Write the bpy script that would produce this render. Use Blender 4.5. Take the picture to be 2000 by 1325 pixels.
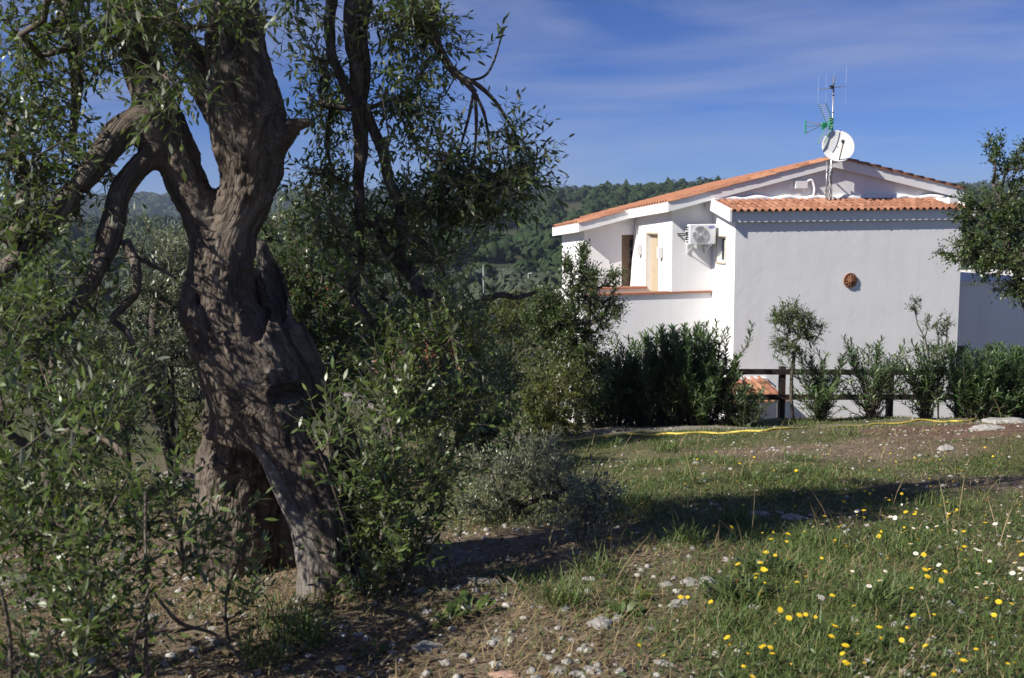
import bpy, bmesh, math, random
import numpy as np
from mathutils import Vector, Matrix, noise as mnoise

random.seed(7)
RNG = np.random.default_rng(11)
PI = math.pi
for o in list(bpy.data.objects):
    bpy.data.objects.remove(o)
scene = bpy.context.scene
COL = scene.collection

# ------------------------------------------------------------------ camera
F_PX = 1944.0
PITCH, ROLL = math.radians(7.2), 0.010
CAM = Vector((0, 0, 1.6))
fwd = Vector((0, math.cos(PITCH), -math.sin(PITCH)))
right0 = Vector((1, 0, 0)); up0 = right0.cross(fwd)
right = right0 * math.cos(ROLL) - up0 * math.sin(ROLL)
up = up0 * math.cos(ROLL) + right0 * math.sin(ROLL)
cd = bpy.data.cameras.new('camera'); cam = bpy.data.objects.new('camera', cd); COL.objects.link(cam)
m3 = Matrix((right, up, -fwd)).transposed()
cam.matrix_world = Matrix.Translation(CAM) @ m3.to_4x4()
cd.sensor_width = 36; cd.lens = 36 * F_PX / 2000
cd.clip_start = 0.05; cd.clip_end = 9000
cd.dof.use_dof = True; cd.dof.focus_distance = 9.0; cd.dof.aperture_fstop = 5.6
scene.camera = cam
RV, UV_, FV = np.array(right), np.array(up), np.array(fwd)

# ------------------------------------------------------------------ light
SUN_H = Vector((-0.905, -0.535, 0.82)).normalized()
sl = bpy.data.lights.new('sun', 'SUN'); sl.energy = 5.0; sl.angle = math.radians(0.53); sl.color = (1, 0.95, 0.87)
so = bpy.data.objects.new('sun', sl); COL.objects.link(so)
so.rotation_euler = SUN_H.to_track_quat('Z', 'Y').to_euler()
so.location = (-30, -20, 30)
w = bpy.data.worlds.new('World'); scene.world = w; w.use_nodes = True
wn, wl = w.node_tree.nodes, w.node_tree.links
bg = wn['Background']; bg.inputs['Strength'].default_value = 0.05
sky = wn.new('ShaderNodeTexSky'); sky.sky_type = 'NISHITA'; sky.sun_disc = False
sky.sun_elevation = math.asin(SUN_H.z); sky.sun_rotation = math.atan2(SUN_H.x, SUN_H.y) % (2 * PI)
sky.altitude = 3000; sky.air_density = 1.0; sky.dust_density = 0.0; sky.ozone_density = 8.0
# thin cirrus streaks
tcw = wn.new('ShaderNodeTexCoord'); mpw = wn.new('ShaderNodeMapping')
mpw.inputs['Scale'].default_value = (1.6, 1.6, 9.0); mpw.inputs['Rotation'].default_value = (0, 0.12, 0.4)
nzw = wn.new('ShaderNodeTexNoise'); nzw.inputs['Scale'].default_value = 1.5; nzw.inputs['Detail'].default_value = 7
nzw.inputs['Roughness'].default_value = 0.55; nzw.inputs['Distortion'].default_value = 0.5
crw = wn.new('ShaderNodeValToRGB'); crw.color_ramp.elements[0].position = 0.43; crw.color_ramp.elements[1].position = 0.78
mulw = wn.new('ShaderNodeMath'); mulw.operation = 'MULTIPLY'; mulw.inputs[1].default_value = 0.55
mixw = wn.new('ShaderNodeMixRGB'); mixw.inputs[2].default_value = (6.4, 7.0, 8.8, 1)
wl.new(tcw.outputs['Generated'], mpw.inputs[0]); wl.new(mpw.outputs[0], nzw.inputs['Vector'])
wl.new(nzw.outputs['Fac'], crw.inputs[0]); wl.new(crw.outputs[0], mulw.inputs[0]); wl.new(mulw.outputs[0], mixw.inputs[0])
tintw = wn.new('ShaderNodeMixRGB'); tintw.blend_type = 'MULTIPLY'; tintw.inputs[0].default_value = 1; tintw.inputs[2].default_value = (.76, .84, 1.2, 1)
wl.new(sky.outputs[0], tintw.inputs[1]); wl.new(tintw.outputs[0], mixw.inputs[1]); wl.new(mixw.outputs[0], bg.inputs['Color'])
vs = scene.view_settings
vs.view_transform = 'Standard'; vs.look = 'None'; vs.gamma = 1; vs.use_curve_mapping = False
vs.exposure = 0.56
scene.cycles.max_bounces = 6; scene.cycles.diffuse_bounces = 3; scene.cycles.glossy_bounces = 2
scene.cycles.transmission_bounces = 4; scene.cycles.volume_bounces = 0; scene.cycles.transparent_max_bounces = 6
scene.cycles.use_denoising = True

# ------------------------------------------------------------------ helpers: projection
def ray(px, py):
    d = FV + RV * ((px - 1000) / F_PX) - UV_ * ((py - 662.5) / F_PX)
    return d
def P(px, py, Y):
    """world point on the sight line of a photo pixel at distance Y in front of the camera"""
    d = ray(px, py); t = Y / d[1]
    return np.array((d[0] * t, Y, 1.6 + d[2] * t))
def hash2(ix, iy, seed=0):
    h = (ix * 374761393 + iy * 668265263 + seed * 69069) & 0xffffffff
    h = ((h ^ (h >> 13)) * 1274126177) & 0xffffffff
    return ((h ^ (h >> 16)) & 0xffff) / 65535.0
def vnoise(x, y, seed=0):
    x = np.asarray(x, float); y = np.asarray(y, float)
    ix = np.floor(x).astype(np.int64); iy = np.floor(y).astype(np.int64)
    fx = x - ix; fy = y - iy
    fx = fx * fx * (3 - 2 * fx); fy = fy * fy * (3 - 2 * fy)
    a = hash2(ix, iy, seed); b = hash2(ix + 1, iy, seed); c = hash2(ix, iy + 1, seed); d = hash2(ix + 1, iy + 1, seed)
    return (a * (1 - fx) + b * fx) * (1 - fy) + (c * (1 - fx) + d * fx) * fy - 0.5
def fbm(x, y, oct=4, seed=0):
    s = 0; a = 1; f = 1
    for k in range(oct):
        s = s + a * vnoise(x * f + 17.3 * k, y * f - 9.1 * k, seed + k); a *= .5; f *= 2.03
    return s
PY = [-200, -20, 0, 4, 18.3, 19.0, 20.6, 36, 60, 150, 250]
PZ = [6, 1.2, .15, 0, -2.28, -2.5, -4.2, -4.5, -8, -16, -14]
CA = [-1.5, -.6, -.15, .0, .05, .2, .35, .5, .8, 1.5]
CZ = [0, -6, -6, 2, 8, 12.5, 11.5, 5, 6, 10]
def sstep(t): t = np.clip(t, 0, 1); return t * t * (3 - 2 * t)
def ground_z(x, y):
    x = np.asarray(x, float); y = np.asarray(y, float)
    z = np.interp(y, PY, PZ)
    a = x / np.maximum(y, 1)
    crest = np.interp(a, CA, CZ)
    hill = -14 + (crest + 14) * sstep((y - 230) / 390)
    hill = hill - sstep((y - 640) / 500) * (crest + 24)
    far = -14 + sstep((y - 1000) / 700) * (47 + 5 * np.sin(a * 9 + 1) + 16 * fbm(a * 5, y * 0 + .3, 3, 5)) * (1 - sstep((y - 1800) / 800))
    hill = np.where(y > 900, np.maximum(hill, far), hill)
    z = np.where(y > 250, hill, z)
    z = z + np.where(y > 60, 1, 0) * fbm(x / 60, y / 60, 4, 3) * np.clip((y - 60) / 150, 0, 1) * 5
    lft = sstep((-0.5 - x) / 5) * sstep((y - 8) / 6)
    z = z - lft * 1.0 * np.clip(1 - (y - 18) / 20, 0, 1)
    # gentle unevenness, a rise of bare soil on the right
    nearf = np.clip(1 - (y - 17) / 3, 0, 1)
    z = z + nearf * (fbm(x * .45, y * .45, 3, 1) * .14 + fbm(x * 2.2, y * 2.2, 2, 2) * .045)
    z = z + .22 * np.exp(-(((x - 5.4) / 2.2) ** 2 + ((y - 11.5) / 2.5) ** 2))
    return z
def gz(x, y): return float(ground_z(np.array([x]), np.array([y]))[0])
def hit(px, py, lift=0.0):
    d = ray(px, py)
    ts = np.linspace(1.5, 40, 4000) / d[1]
    zz = 1.6 + d[2] * ts - (ground_z(d[0] * ts, d[1] * ts) + lift)
    k = np.argmax(zz < 0)
    if zz[k] >= 0: k = len(ts) - 1
    return np.array((d[0] * ts[k], d[1] * ts[k], 1.6 + d[2] * ts[k]))

# ------------------------------------------------------------------ helpers: objects
def thing(name, label, cat, loc=(0, 0, 0), rz=0.0, group=None):
    o = bpy.data.objects.new(name, None); COL.objects.link(o)
    o.empty_display_size = .2
    o.location = loc; o.rotation_euler = (0, 0, rz); o['label'] = label; o['category'] = cat
    if group: o['group'] = group
    return o
def tag(o, label, cat, group=None):
    o['label'] = label; o['category'] = cat
    if group: o['group'] = group
    return o
def obj(name, me, mat=None, parent=None, kind=None, loc=None):
    o = bpy.data.objects.new(name, me); COL.objects.link(o)
    if mat is not None:
        me.materials.clear(); me.materials.append(mat)
    if parent: o.parent = parent
    if kind: o['kind'] = kind
    if loc is not None: o.location = loc
    return o
def np_mesh(name, V, loops, sizes, smooth=True, attrs=None):
    me = bpy.data.meshes.new(name)
    V = np.ascontiguousarray(V, np.float32); loops = np.ascontiguousarray(loops, np.int32); sizes = np.ascontiguousarray(sizes, np.int32)
    me.vertices.add(len(V)); me.vertices.foreach_set('co', V.ravel())
    me.loops.add(len(loops)); me.loops.foreach_set('vertex_index', loops)
    me.polygons.add(len(sizes))
    st = np.zeros(len(sizes), np.int32); st[1:] = np.cumsum(sizes)[:-1]
    me.polygons.foreach_set('loop_start', st); me.polygons.foreach_set('loop_total', sizes)
    if smooth: me.polygons.foreach_set('use_smooth', np.ones(len(sizes), bool))
    me.update(calc_edges=True); me.validate()
    for k, a in (attrs or {}).items():
        a = np.ascontiguousarray(a, np.float32)
        if a.ndim == 1:
            at = me.attributes.new(k, 'FLOAT', 'POINT'); at.data.foreach_set('value', a)
        else:
            at = me.attributes.new(k, 'FLOAT_VECTOR', 'POINT'); at.data.foreach_set('vector', a.ravel())
    return me
class MB:
    """collects boxes, tubes and prisms into one mesh"""
    def __init__(s): s.V = []; s.F = []; s.n = 0
    def add(s, V, F):
        V = [tuple(map(float, v)) for v in V]
        s.V += V; s.F += [tuple(i + s.n for i in f) for f in F]; s.n += len(V)
    def box(s, x0, x1, y0, y1, z0, z1):
        s.add([(x0, y0, z0), (x1, y0, z0), (x1, y1, z0), (x0, y1, z0), (x0, y0, z1), (x1, y0, z1), (x1, y1, z1), (x0, y1, z1)],
              [(0, 3, 2, 1), (4, 5, 6, 7), (0, 1, 5, 4), (1, 2, 6, 5), (2, 3, 7, 6), (3, 0, 4, 7)])
    def hexa(s, b, t):
        s.add(list(b) + list(t), [(0, 3, 2, 1), (4, 5, 6, 7), (0, 1, 5, 4), (1, 2, 6, 5), (2, 3, 7, 6), (3, 0, 4, 7)])
    def tube(s, pts, rad, n=8, cap=True):
        V, F = tube(pts, rad, n, cap); s.add(V, F)
    def mesh(s, name, smooth=False):
        me = bpy.data.meshes.new(name); me.from_pydata(s.V, [], s.F); me.update()
        if smooth: me.polygons.foreach_set('use_smooth', np.ones(len(me.polygons), bool))
        return me
def tube(pts, rad, n=8, cap=True):
    pts = np.asarray(pts, float); m = len(pts)
    rad = np.broadcast_to(np.asarray(rad, float), (m,))
    T = np.gradient(pts, axis=0); T /= np.linalg.norm(T, axis=1)[:, None] + 1e-9
    u = np.cross(T[0], (0.3, 0.1, 1.0)); 
    if np.linalg.norm(u) < .1: u = np.cross(T[0], (1, 0, 0))
    V = []
    ang = np.arange(n) * 2 * PI / n
    for i in range(m):
        u = u - T[i] * np.dot(u, T[i]); u /= np.linalg.norm(u) + 1e-9
        v = np.cross(T[i], u)
        V.append(pts[i] + rad[i] * (np.cos(ang)[:, None] * u + np.sin(ang)[:, None] * v))
    V = np.concatenate(V)
    F = []
    for i in range(m - 1):
        for k in range(n):
            a = i * n + k; b = i * n + (k + 1) % n
            F.append((a, b, b + n, a + n))
    if cap:
        F.append(tuple(range(n - 1, -1, -1))); F.append(tuple(range((m - 1) * n, m * n)))
    return V, F
def spline(pts, per=6):
    """Catmull-Rom through rows (any number of columns)"""
    p = np.asarray(pts, float); q = np.vstack((2 * p[0] - p[1], p, 2 * p[-1] - p[-2])); out = []
    for i in range(1, len(q) - 2):
        t = np.linspace(0, 1, per, endpoint=False)[:, None]
        a, b, c, d = q[i - 1], q[i], q[i + 1], q[i + 2]
        out.append(.5 * (2 * b + (c - a) * t + (2 * a - 5 * b + 4 * c - d) * t ** 2 + (3 * b - a - 3 * c + d) * t ** 3))
    out.append(p[-1:]); return np.vstack(out)

# ------------------------------------------------------------------ helpers: materials
def new_mat(name):
    m = bpy.data.materials.new(name); m.use_nodes = True
    nt = m.node_tree; return m, nt.nodes, nt.links, nt.nodes['Principled BSDF']
def rgba(c): return (c[0], c[1], c[2], 1)
def plain(name, col, rough=.6, metal=0, spec=.4, var=.12, scale=6, bump=0.0, bscale=40):
    """colour with mottling and fine relief"""
    m, n, l, b = new_mat(name)
    tc = n.new('ShaderNodeTexCoord'); nz = n.new('ShaderNodeTexNoise'); nz.inputs['Scale'].default_value = scale; nz.inputs['Detail'].default_value = 5
    l.new(tc.outputs['Object'], nz.inputs['Vector'])
    r = n.new('ShaderNodeValToRGB'); r.color_ramp.elements[0].position = .3; r.color_ramp.elements[1].position = .7
    r.color_ramp.elements[0].color = rgba([c * (1 - var) for c in col]); r.color_ramp.elements[1].color = rgba([min(1, c * (1 + var)) for c in col])
    l.new(nz.outputs['Fac'], r.inputs[0]); l.new(r.outputs[0], b.inputs['Base Color'])
    b.inputs['Roughness'].default_value = rough; b.inputs['Metallic'].default_value = metal; b.inputs['Specular IOR Level'].default_value = spec
    if bump:
        n2 = n.new('ShaderNodeTexNoise'); n2.inputs['Scale'].default_value = bscale; n2.inputs['Detail'].default_value = 4
        bp = n.new('ShaderNodeBump'); bp.inputs['Strength'].default_value = bump; bp.inputs['Distance'].default_value = .02
        l.new(tc.outputs['Object'], n2.inputs['Vector']); l.new(n2.outputs['Fac'], bp.inputs['Height']); l.new(bp.outputs[0], b.inputs['Normal'])
    return m
def leaf_mat(name, a, bcol, under, rough=.42, trans=.22, spec=.5, tcol=None):
    """leaf: tint attribute picks between two greens, paler underside, some light let through"""
    m, n, l, b = new_mat(name)
    at = n.new('ShaderNodeAttribute'); at.attribute_name = 'tint'
    mx = n.new('ShaderNodeValToRGB'); mx.color_ramp.elements[0].color = rgba(a); mx.color_ramp.elements[1].color = rgba(bcol)
    l.new(at.outputs['Fac'], mx.inputs[0])
    if tcol:
        e = mx.color_ramp.elements.new(.94); e.color = rgba(bcol); mx.color_ramp.elements[-1].color = rgba(tcol)
        mx.color_ramp.elements[-1].position = .97
    ge = n.new('ShaderNodeNewGeometry'); m2 = n.new('ShaderNodeMixRGB'); m2.inputs[2].default_value = rgba(under)
    l.new(ge.outputs['Backfacing'], m2.inputs[0]); l.new(mx.outputs[0], m2.inputs[1]); l.new(m2.outputs[0], b.inputs['Base Color'])
    b.inputs['Roughness'].default_value = rough; b.inputs['Specular IOR Level'].default_value = spec
    tr = n.new('ShaderNodeBsdfTranslucent'); ms = n.new('ShaderNodeMixShader'); ms.inputs[0].default_value = trans
    hs = n.new('ShaderNodeHueSaturation'); hs.inputs['Saturation'].default_value = 1.25; hs.inputs['Value'].default_value = 1.7
    l.new(mx.outputs[0], hs.inputs['Color']); l.new(hs.outputs[0], tr.inputs['Color'])
    l.new(b.outputs[0], ms.inputs[1]); l.new(tr.outputs[0], ms.inputs[2]); l.new(ms.outputs[0], n['Material Output'].inputs['Surface'])
    return m
def bark_mat(name, c0, c1, c2, grain=True, scale=14):
    m, n, l, b = new_mat(name)
    if grain:
        at = n.new('ShaderNodeAttribute'); at.attribute_name = 'grain'; src = at.outputs['Vector']
    else:
        tc = n.new('ShaderNodeTexCoord'); src = tc.outputs['Object']
    n1 = n.new('ShaderNodeTexNoise'); n1.inputs['Scale'].default_value = scale * 1.5; n1.inputs['Detail'].default_value = 8; n1.inputs['Roughness'].default_value = .65
    n2 = n.new('ShaderNodeTexNoise'); n2.inputs['Scale'].default_value = scale * 4.5; n2.inputs['Detail'].default_value = 6
    vo = n.new('ShaderNodeTexVoronoi'); vo.inputs['Scale'].default_value = scale * 3.2; vo.feature = 'DISTANCE_TO_EDGE'
    for q in (n1, n2, vo): l.new(src, q.inputs['Vector'])
    r = n.new('ShaderNodeValToRGB'); e = r.color_ramp.elements
    e[0].position = .3; e[0].color = rgba(c0); e[1].position = .72; e[1].color = rgba(c2); k = e.new(.52); k.color = rgba(c1)
    l.new(n1.outputs['Fac'], r.inputs[0])
    mm = n.new('ShaderNodeMixRGB'); mm.blend_type = 'MULTIPLY'; mm.inputs[0].default_value = .45
    r2 = n.new('ShaderNodeValToRGB'); r2.color_ramp.elements[0].color = (.35, .33, .3, 1); r2.color_ramp.elements[1].position = .12
    l.new(vo.outputs['Distance'], r2.inputs[0]); l.new(r.outputs[0], mm.inputs[1]); l.new(r2.outputs[0], mm.inputs[2])
    l.new(mm.outputs[0], b.inputs['Base Color'])
    ad = n.new('ShaderNodeMath'); ad.operation = 'ADD'; mu = n.new('ShaderNodeMath'); mu.operation = 'MULTIPLY'; mu.inputs[1].default_value = .5
    mv = n.new('ShaderNodeMath'); mv.operation = 'MINIMUM'; mv.inputs[1].default_value = .18
    l.new(vo.outputs['Distance'], mv.inputs[0]); l.new(n2.outputs['Fac'], mu.inputs[0]); l.new(mu.outputs[0], ad.inputs[0])
    mw = n.new('ShaderNodeMath'); mw.operation = 'MULTIPLY'; mw.inputs[1].default_value = 2.0; l.new(mv.outputs[0], mw.inputs[0]); l.new(mw.outputs[0], ad.inputs[1])
    bp = n.new('ShaderNodeBump'); bp.inputs['Strength'].default_value = .9; bp.inputs['Distance'].default_value = .014
    l.new(ad.outputs[0], bp.inputs['Height']); l.new(bp.outputs[0], b.inputs['Normal'])
    tco = n.new('ShaderNodeTexCoord'); n4 = n.new('ShaderNodeTexNoise'); n4.inputs['Scale'].default_value = 7; n4.inputs['Detail'].default_value = 7; n4.inputs['Roughness'].default_value = .7
    l.new(tco.outputs['Object'], n4.inputs['Vector']); r4 = n.new('ShaderNodeValToRGB'); r4.color_ramp.elements[0].position = .60; r4.color_ramp.elements[1].position = .70; l.new(n4.outputs['Fac'], r4.inputs[0])
    lm = n.new('ShaderNodeMixRGB'); lm.inputs[2].default_value = rgba([.5 * c2[0] + .10, .5 * c2[1] + .11, .5 * c2[2] + .08]); l.new(r4.outputs[0], lm.inputs[0]); l.new(mm.outputs[0], lm.inputs[1]); l.new(lm.outputs[0], b.inputs['Base Color'])
    n5 = n.new('ShaderNodeTexNoise'); n5.inputs['Scale'].default_value = 34; n5.inputs['Detail'].default_value = 8; n5.inputs['Roughness'].default_value = .7; l.new(tco.outputs['Object'], n5.inputs['Vector'])
    a5 = n.new('ShaderNodeMath'); a5.operation = 'ADD'; l.new(ad.outputs[0], a5.inputs[0]); l.new(n5.outputs['Fac'], a5.inputs[1]); l.new(a5.outputs[0], bp.inputs['Height'])
    b.inputs['Roughness'].default_value = .85; b.inputs['Specular IOR Level'].default_value = .25
    return m

M = {}
M['olive_leaf'] = leaf_mat('olive leaf', (.030, .056, .013), (.125, .175, .042), (.19, .21, .15), .40, .24, .6)
M['olive_leaf_fine'] = leaf_mat('fine olive leaf', (.09, .11, .06), (.18, .2, .11), (.27, .29, .22), .35, .2, .6)
M['dark_leaf'] = leaf_mat('evergreen leaf', (.018, .035, .010), (.055, .085, .020), (.07, .10, .04), .4, .2, .5, (.16, .07, .02))
M['mastic_leaf'] = leaf_mat('mastic leaf', (.026, .05, .012), (.085, .125, .03), (.08, .11, .05), .42, .2)
M['yellow_leaf'] = leaf_mat('yellow green leaf', (.05, .075, .015), (.13, .14, .025), (.12, .14, .06), .5, .25)
M['oleander_leaf'] = leaf_mat('oleander leaf', (.038, .078, .026), (.11, .17, .052), (.09, .13, .07), .4, .2)
M['forest'] = leaf_mat('far tree crown', (.020, .036, .014), (.050, .068, .024), (.03, .05, .02), .8, .0, .1)
M['grove'] = leaf_mat('far olive crown', (.05, .065, .04), (.085, .10, .062), (.06, .075, .05), .8, .0, .1)
M['grass'] = leaf_mat('grass blade', (.062, .10, .026), (.14, .185, .058), (.09, .125, .04), .5, .25, .3)
M['straw'] = leaf_mat('dry grass', (.20, .15, .075), (.34, .27, .15), (.25, .2, .11), .7, .2, .2)
M['litter'] = leaf_mat('fallen leaves', (.07, .045, .03), (.20, .14, .09), (.18, .15, .11), .8, .05, .2)
M['bark'] = bark_mat('old olive bark', (.042, .033, .026), (.135, .108, .085), (.27, .228, .19))
M['bark_pale'] = bark_mat('pale bare olive wood', (.11, .095, .08), (.20, .175, .152), (.31, .285, .255))
M['twig'] = plain('twig', (.13, .11, .085), .8, var=.3, scale=30)
M['bark_grey'] = bark_mat('grey bark', (.07, .058, .048), (.12, .1, .085), (.18, .155, .13), False, 10)
def plaster_mat():
    m, n, l, b = new_mat('white plaster'); tc = n.new('ShaderNodeTexCoord'); mp = n.new('ShaderNodeMapping'); mp.inputs['Scale'].default_value = (2.2, 2.2, .22)
    l.new(tc.outputs['Object'], mp.inputs[0])
    def nz(src, s, d=6):
        t = n.new('ShaderNodeTexNoise'); t.inputs['Scale'].default_value = s; t.inputs['Detail'].default_value = d; t.inputs['Roughness'].default_value = .6; l.new(src, t.inputs['Vector']); return t.outputs['Fac']
    def ramp(src, a, ca, bb, cb):
        r = n.new('ShaderNodeValToRGB'); e = r.color_ramp.elements; e[0].position = a; e[0].color = rgba(ca); e[1].position = bb; e[1].color = rgba(cb); l.new(src, r.inputs[0]); return r.outputs[0]
    c = n.new('ShaderNodeMixRGB'); c.blend_type = 'MULTIPLY'; c.inputs[0].default_value = 1
    l.new(ramp(nz(mp.outputs[0], 1.6), .30, (.955, .945, .93), .5, (1, 1, 1)), c.inputs[1]); l.new(ramp(nz(tc.outputs['Object'], .7), .3, (.775, .77, .76), .7, (.83, .825, .82)), c.inputs[2])
    l.new(c.outputs[0], b.inputs['Base Color']); b.inputs['Roughness'].default_value = .88; b.inputs['Specular IOR Level'].default_value = .2
    bp = n.new('ShaderNodeBump'); bp.inputs['Strength'].default_value = .22; bp.inputs['Distance'].default_value = .014
    ad = n.new('ShaderNodeMath'); ad.operation = 'MULTIPLY_ADD'; ad.inputs[1].default_value = 2.5; l.new(nz(tc.outputs['Object'], 2.2, 3), ad.inputs[0]); l.new(nz(tc.outputs['Object'], 26, 4), ad.inputs[2]); l.new(ad.outputs[0], bp.inputs['Height']); l.new(bp.outputs[0], b.inputs['Normal'])
    return m
M['plaster'] = plaster_mat()
M['trim'] = plain('white painted trim', (.82, .815, .80), .6, var=.03, scale=3)
M['ceil'] = plain('soffit paint', (.70, .67, .63), .8, var=.03)
def tile_mat():
    m, n, l, b = new_mat('terracotta tile')
    oi = n.new('ShaderNodeObjectInfo'); tc = n.new('ShaderNodeTexCoord'); nz = n.new('ShaderNodeTexNoise')
    ge = n.new('ShaderNodeNewGeometry')
    nz.inputs['Scale'].default_value = 5; nz.inputs['Detail'].default_value = 6; l.new(ge.outputs['Position'], nz.inputs['Vector'])
    r = n.new('ShaderNodeValToRGB'); e = r.color_ramp.elements
    e[0].color = (.17, .08, .05, 1); e[1].color = (.44, .24, .15, 1); k = e.new(.5); k.color = (.32, .145, .087, 1)
    ad = n.new('ShaderNodeMath'); ad.operation = 'MULTIPLY_ADD'; ad.inputs[1].default_value = .5
    mu = n.new('ShaderNodeMath'); mu.operation = 'MULTIPLY'; mu.inputs[1].default_value = .5
    l.new(oi.outputs['Random'], ad.inputs[0]); l.new(nz.outputs['Fac'], mu.inputs[0]); l.new(mu.outputs[0], ad.inputs[2])
    l.new(ad.outputs[0], r.inputs[0]); l.new(r.outputs[0], b.inputs['Base Color']); b.inputs['Roughness'].default_value = .8
    b.inputs['Specular IOR Level'].default_value = .2
    return m
M['tile'] = tile_mat()
M['terracotta'] = plain('terracotta', (.25, .115, .06), .75, var=.25, scale=25, bump=.2)
M['cap'] = plain('terracotta coping', (.34, .15, .09), .7, var=.15, scale=8)
M['wood_dark'] = plain('dark stained wood', (.035, .024, .018), .7, var=.35, scale=12, bump=.3)
M['door_wood'] = plain('brown door wood', (.16, .10, .06), .55, var=.15, scale=8)
M['beige'] = plain('beige painted wood', (.46, .38, .26), .55, var=.05)
M['glass'] = plain('dark window glass', (.02, .025, .03), .05, spec=.7, var=.05)
M['metal'] = plain('galvanised steel', (.42, .42, .43), .4, .8, var=.1, scale=20)
M['alu'] = plain('aluminium', (.75, .75, .77), .35, .6, var=.05)
M['dish'] = plain('grey white enamel', (.66, .66, .65), .4, var=.03)
M['green_plastic'] = plain('green plastic', (.03, .28, .14), .5, var=.1)
M['black'] = plain('black plastic', (.02, .02, .022), .5, var=.1)
M['ac_white'] = plain('white enamel', (.72, .73, .74), .4, var=.02)
M['ac_grille'] = plain('grey grille', (.20, .20, .20), .5, var=.1)
M['blue'] = plain('blue print', (.03, .05, .42), .5, var=.02)
M['hose'] = plain('yellow rubber hose', (.55, .43, .08), .55, var=.1, scale=20)
M['rock'] = plain('limestone', (.34, .325, .30), .9, var=.35, scale=7, bump=.7, bscale=25)
M['rock_red'] = plain('reddish stone', (.42, .27, .20), .9, var=.25, scale=9, bump=.6, bscale=25)
M['rock_dark'] = plain('lichen covered rock', (.17, .155, .135), .95, var=.45, scale=9, bump=.8, bscale=20)
M['petal_yellow'] = plain('yellow petals', (.80, .58, .02), .6, var=.1, scale=90)
M['petal_white'] = plain('white petals', (.80, .80, .76), .6, var=.05, scale=90)
M['disc'] = plain('flower centre', (.62, .36, .02), .7, var=.2, scale=200)
M['stem'] = plain('green stem', (.07, .10, .03), .6, var=.2, scale=40)
M['facade'] = plain('far white facade', (.72, .70, .66), .85, var=.05, scale=1)
M['lamp_post'] = plain('pale painted steel', (.55, .56, .56), .5, var=.05)

# ------------------------------------------------------------------ ground
def grow(a, step, ratio, end):
    out = []; s = step; v = a
    while abs(v) < abs(end):
        s *= ratio; v += math.copysign(s, end); out.append(v)
    return out
xs = np.array(sorted(grow(-6.0, .09, 1.075, -4500)) + list(np.arange(-6.0, 7.6, .09)) + grow(7.6, .09, 1.075, 4500))
ys = np.array(sorted(grow(1.0, .1, 1.25, -200)) + list(np.arange(1.0, 20.8, .09)) + grow(20.8, .12, 1.055, 4500))
X, Y = np.meshgrid(xs, ys); nx, ny = len(xs), len(ys)
Z = ground_z(X, Y)
def redsoil(x, y): return sstep(1.35 - np.hypot((x - 6.4) / 2.1, (y - 11.8) / 2.4) + .5 * fbm(x * .9, y * .9, 3, 21))
def gravel(x, y): return sstep((.5 + .8 * fbm(x * .5, y * .8, 3, 31)) - np.abs(y - 14.9 - .18 * x) / 1.9 + .15) * (x > -3) * (y < 19)
def grassy(x, y):
    g = sstep(.85 + 1.3 * fbm(x * .55, y * .55, 3, 41))
    bare = sstep((1.1 - x) / 1.1 + .9 * fbm(x * 1.1, y * 1.1, 2, 45)) * sstep((5.4 - y) / 1.0 + .4)
    g = g * (1 - .6 * sstep((fbm(x * .8, y * .8, 3, 47) - .16) * 5))
    g = g * (1 - .88 * bare) * (1 - .9 * redsoil(x, y)) * (1 - .75 * gravel(x, y))
    return np.clip(g, 0, 1)
idx = np.arange(nx * ny).reshape(ny, nx)
q = np.stack([idx[:-1, :-1], idx[:-1, 1:], idx[1:, 1:], idx[1:, :-1]], -1).reshape(-1, 4)
me = np_mesh('ground', np.stack([X, Y, Z], -1).reshape(-1, 3), q.ravel(), np.full(len(q), 4),
             attrs={'red': redsoil(X, Y).ravel(), 'gravel': gravel(X, Y).ravel(), 'grassy': grassy(X, Y).ravel(), 'far': sstep((Y - 20) / 20).ravel()})
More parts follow.
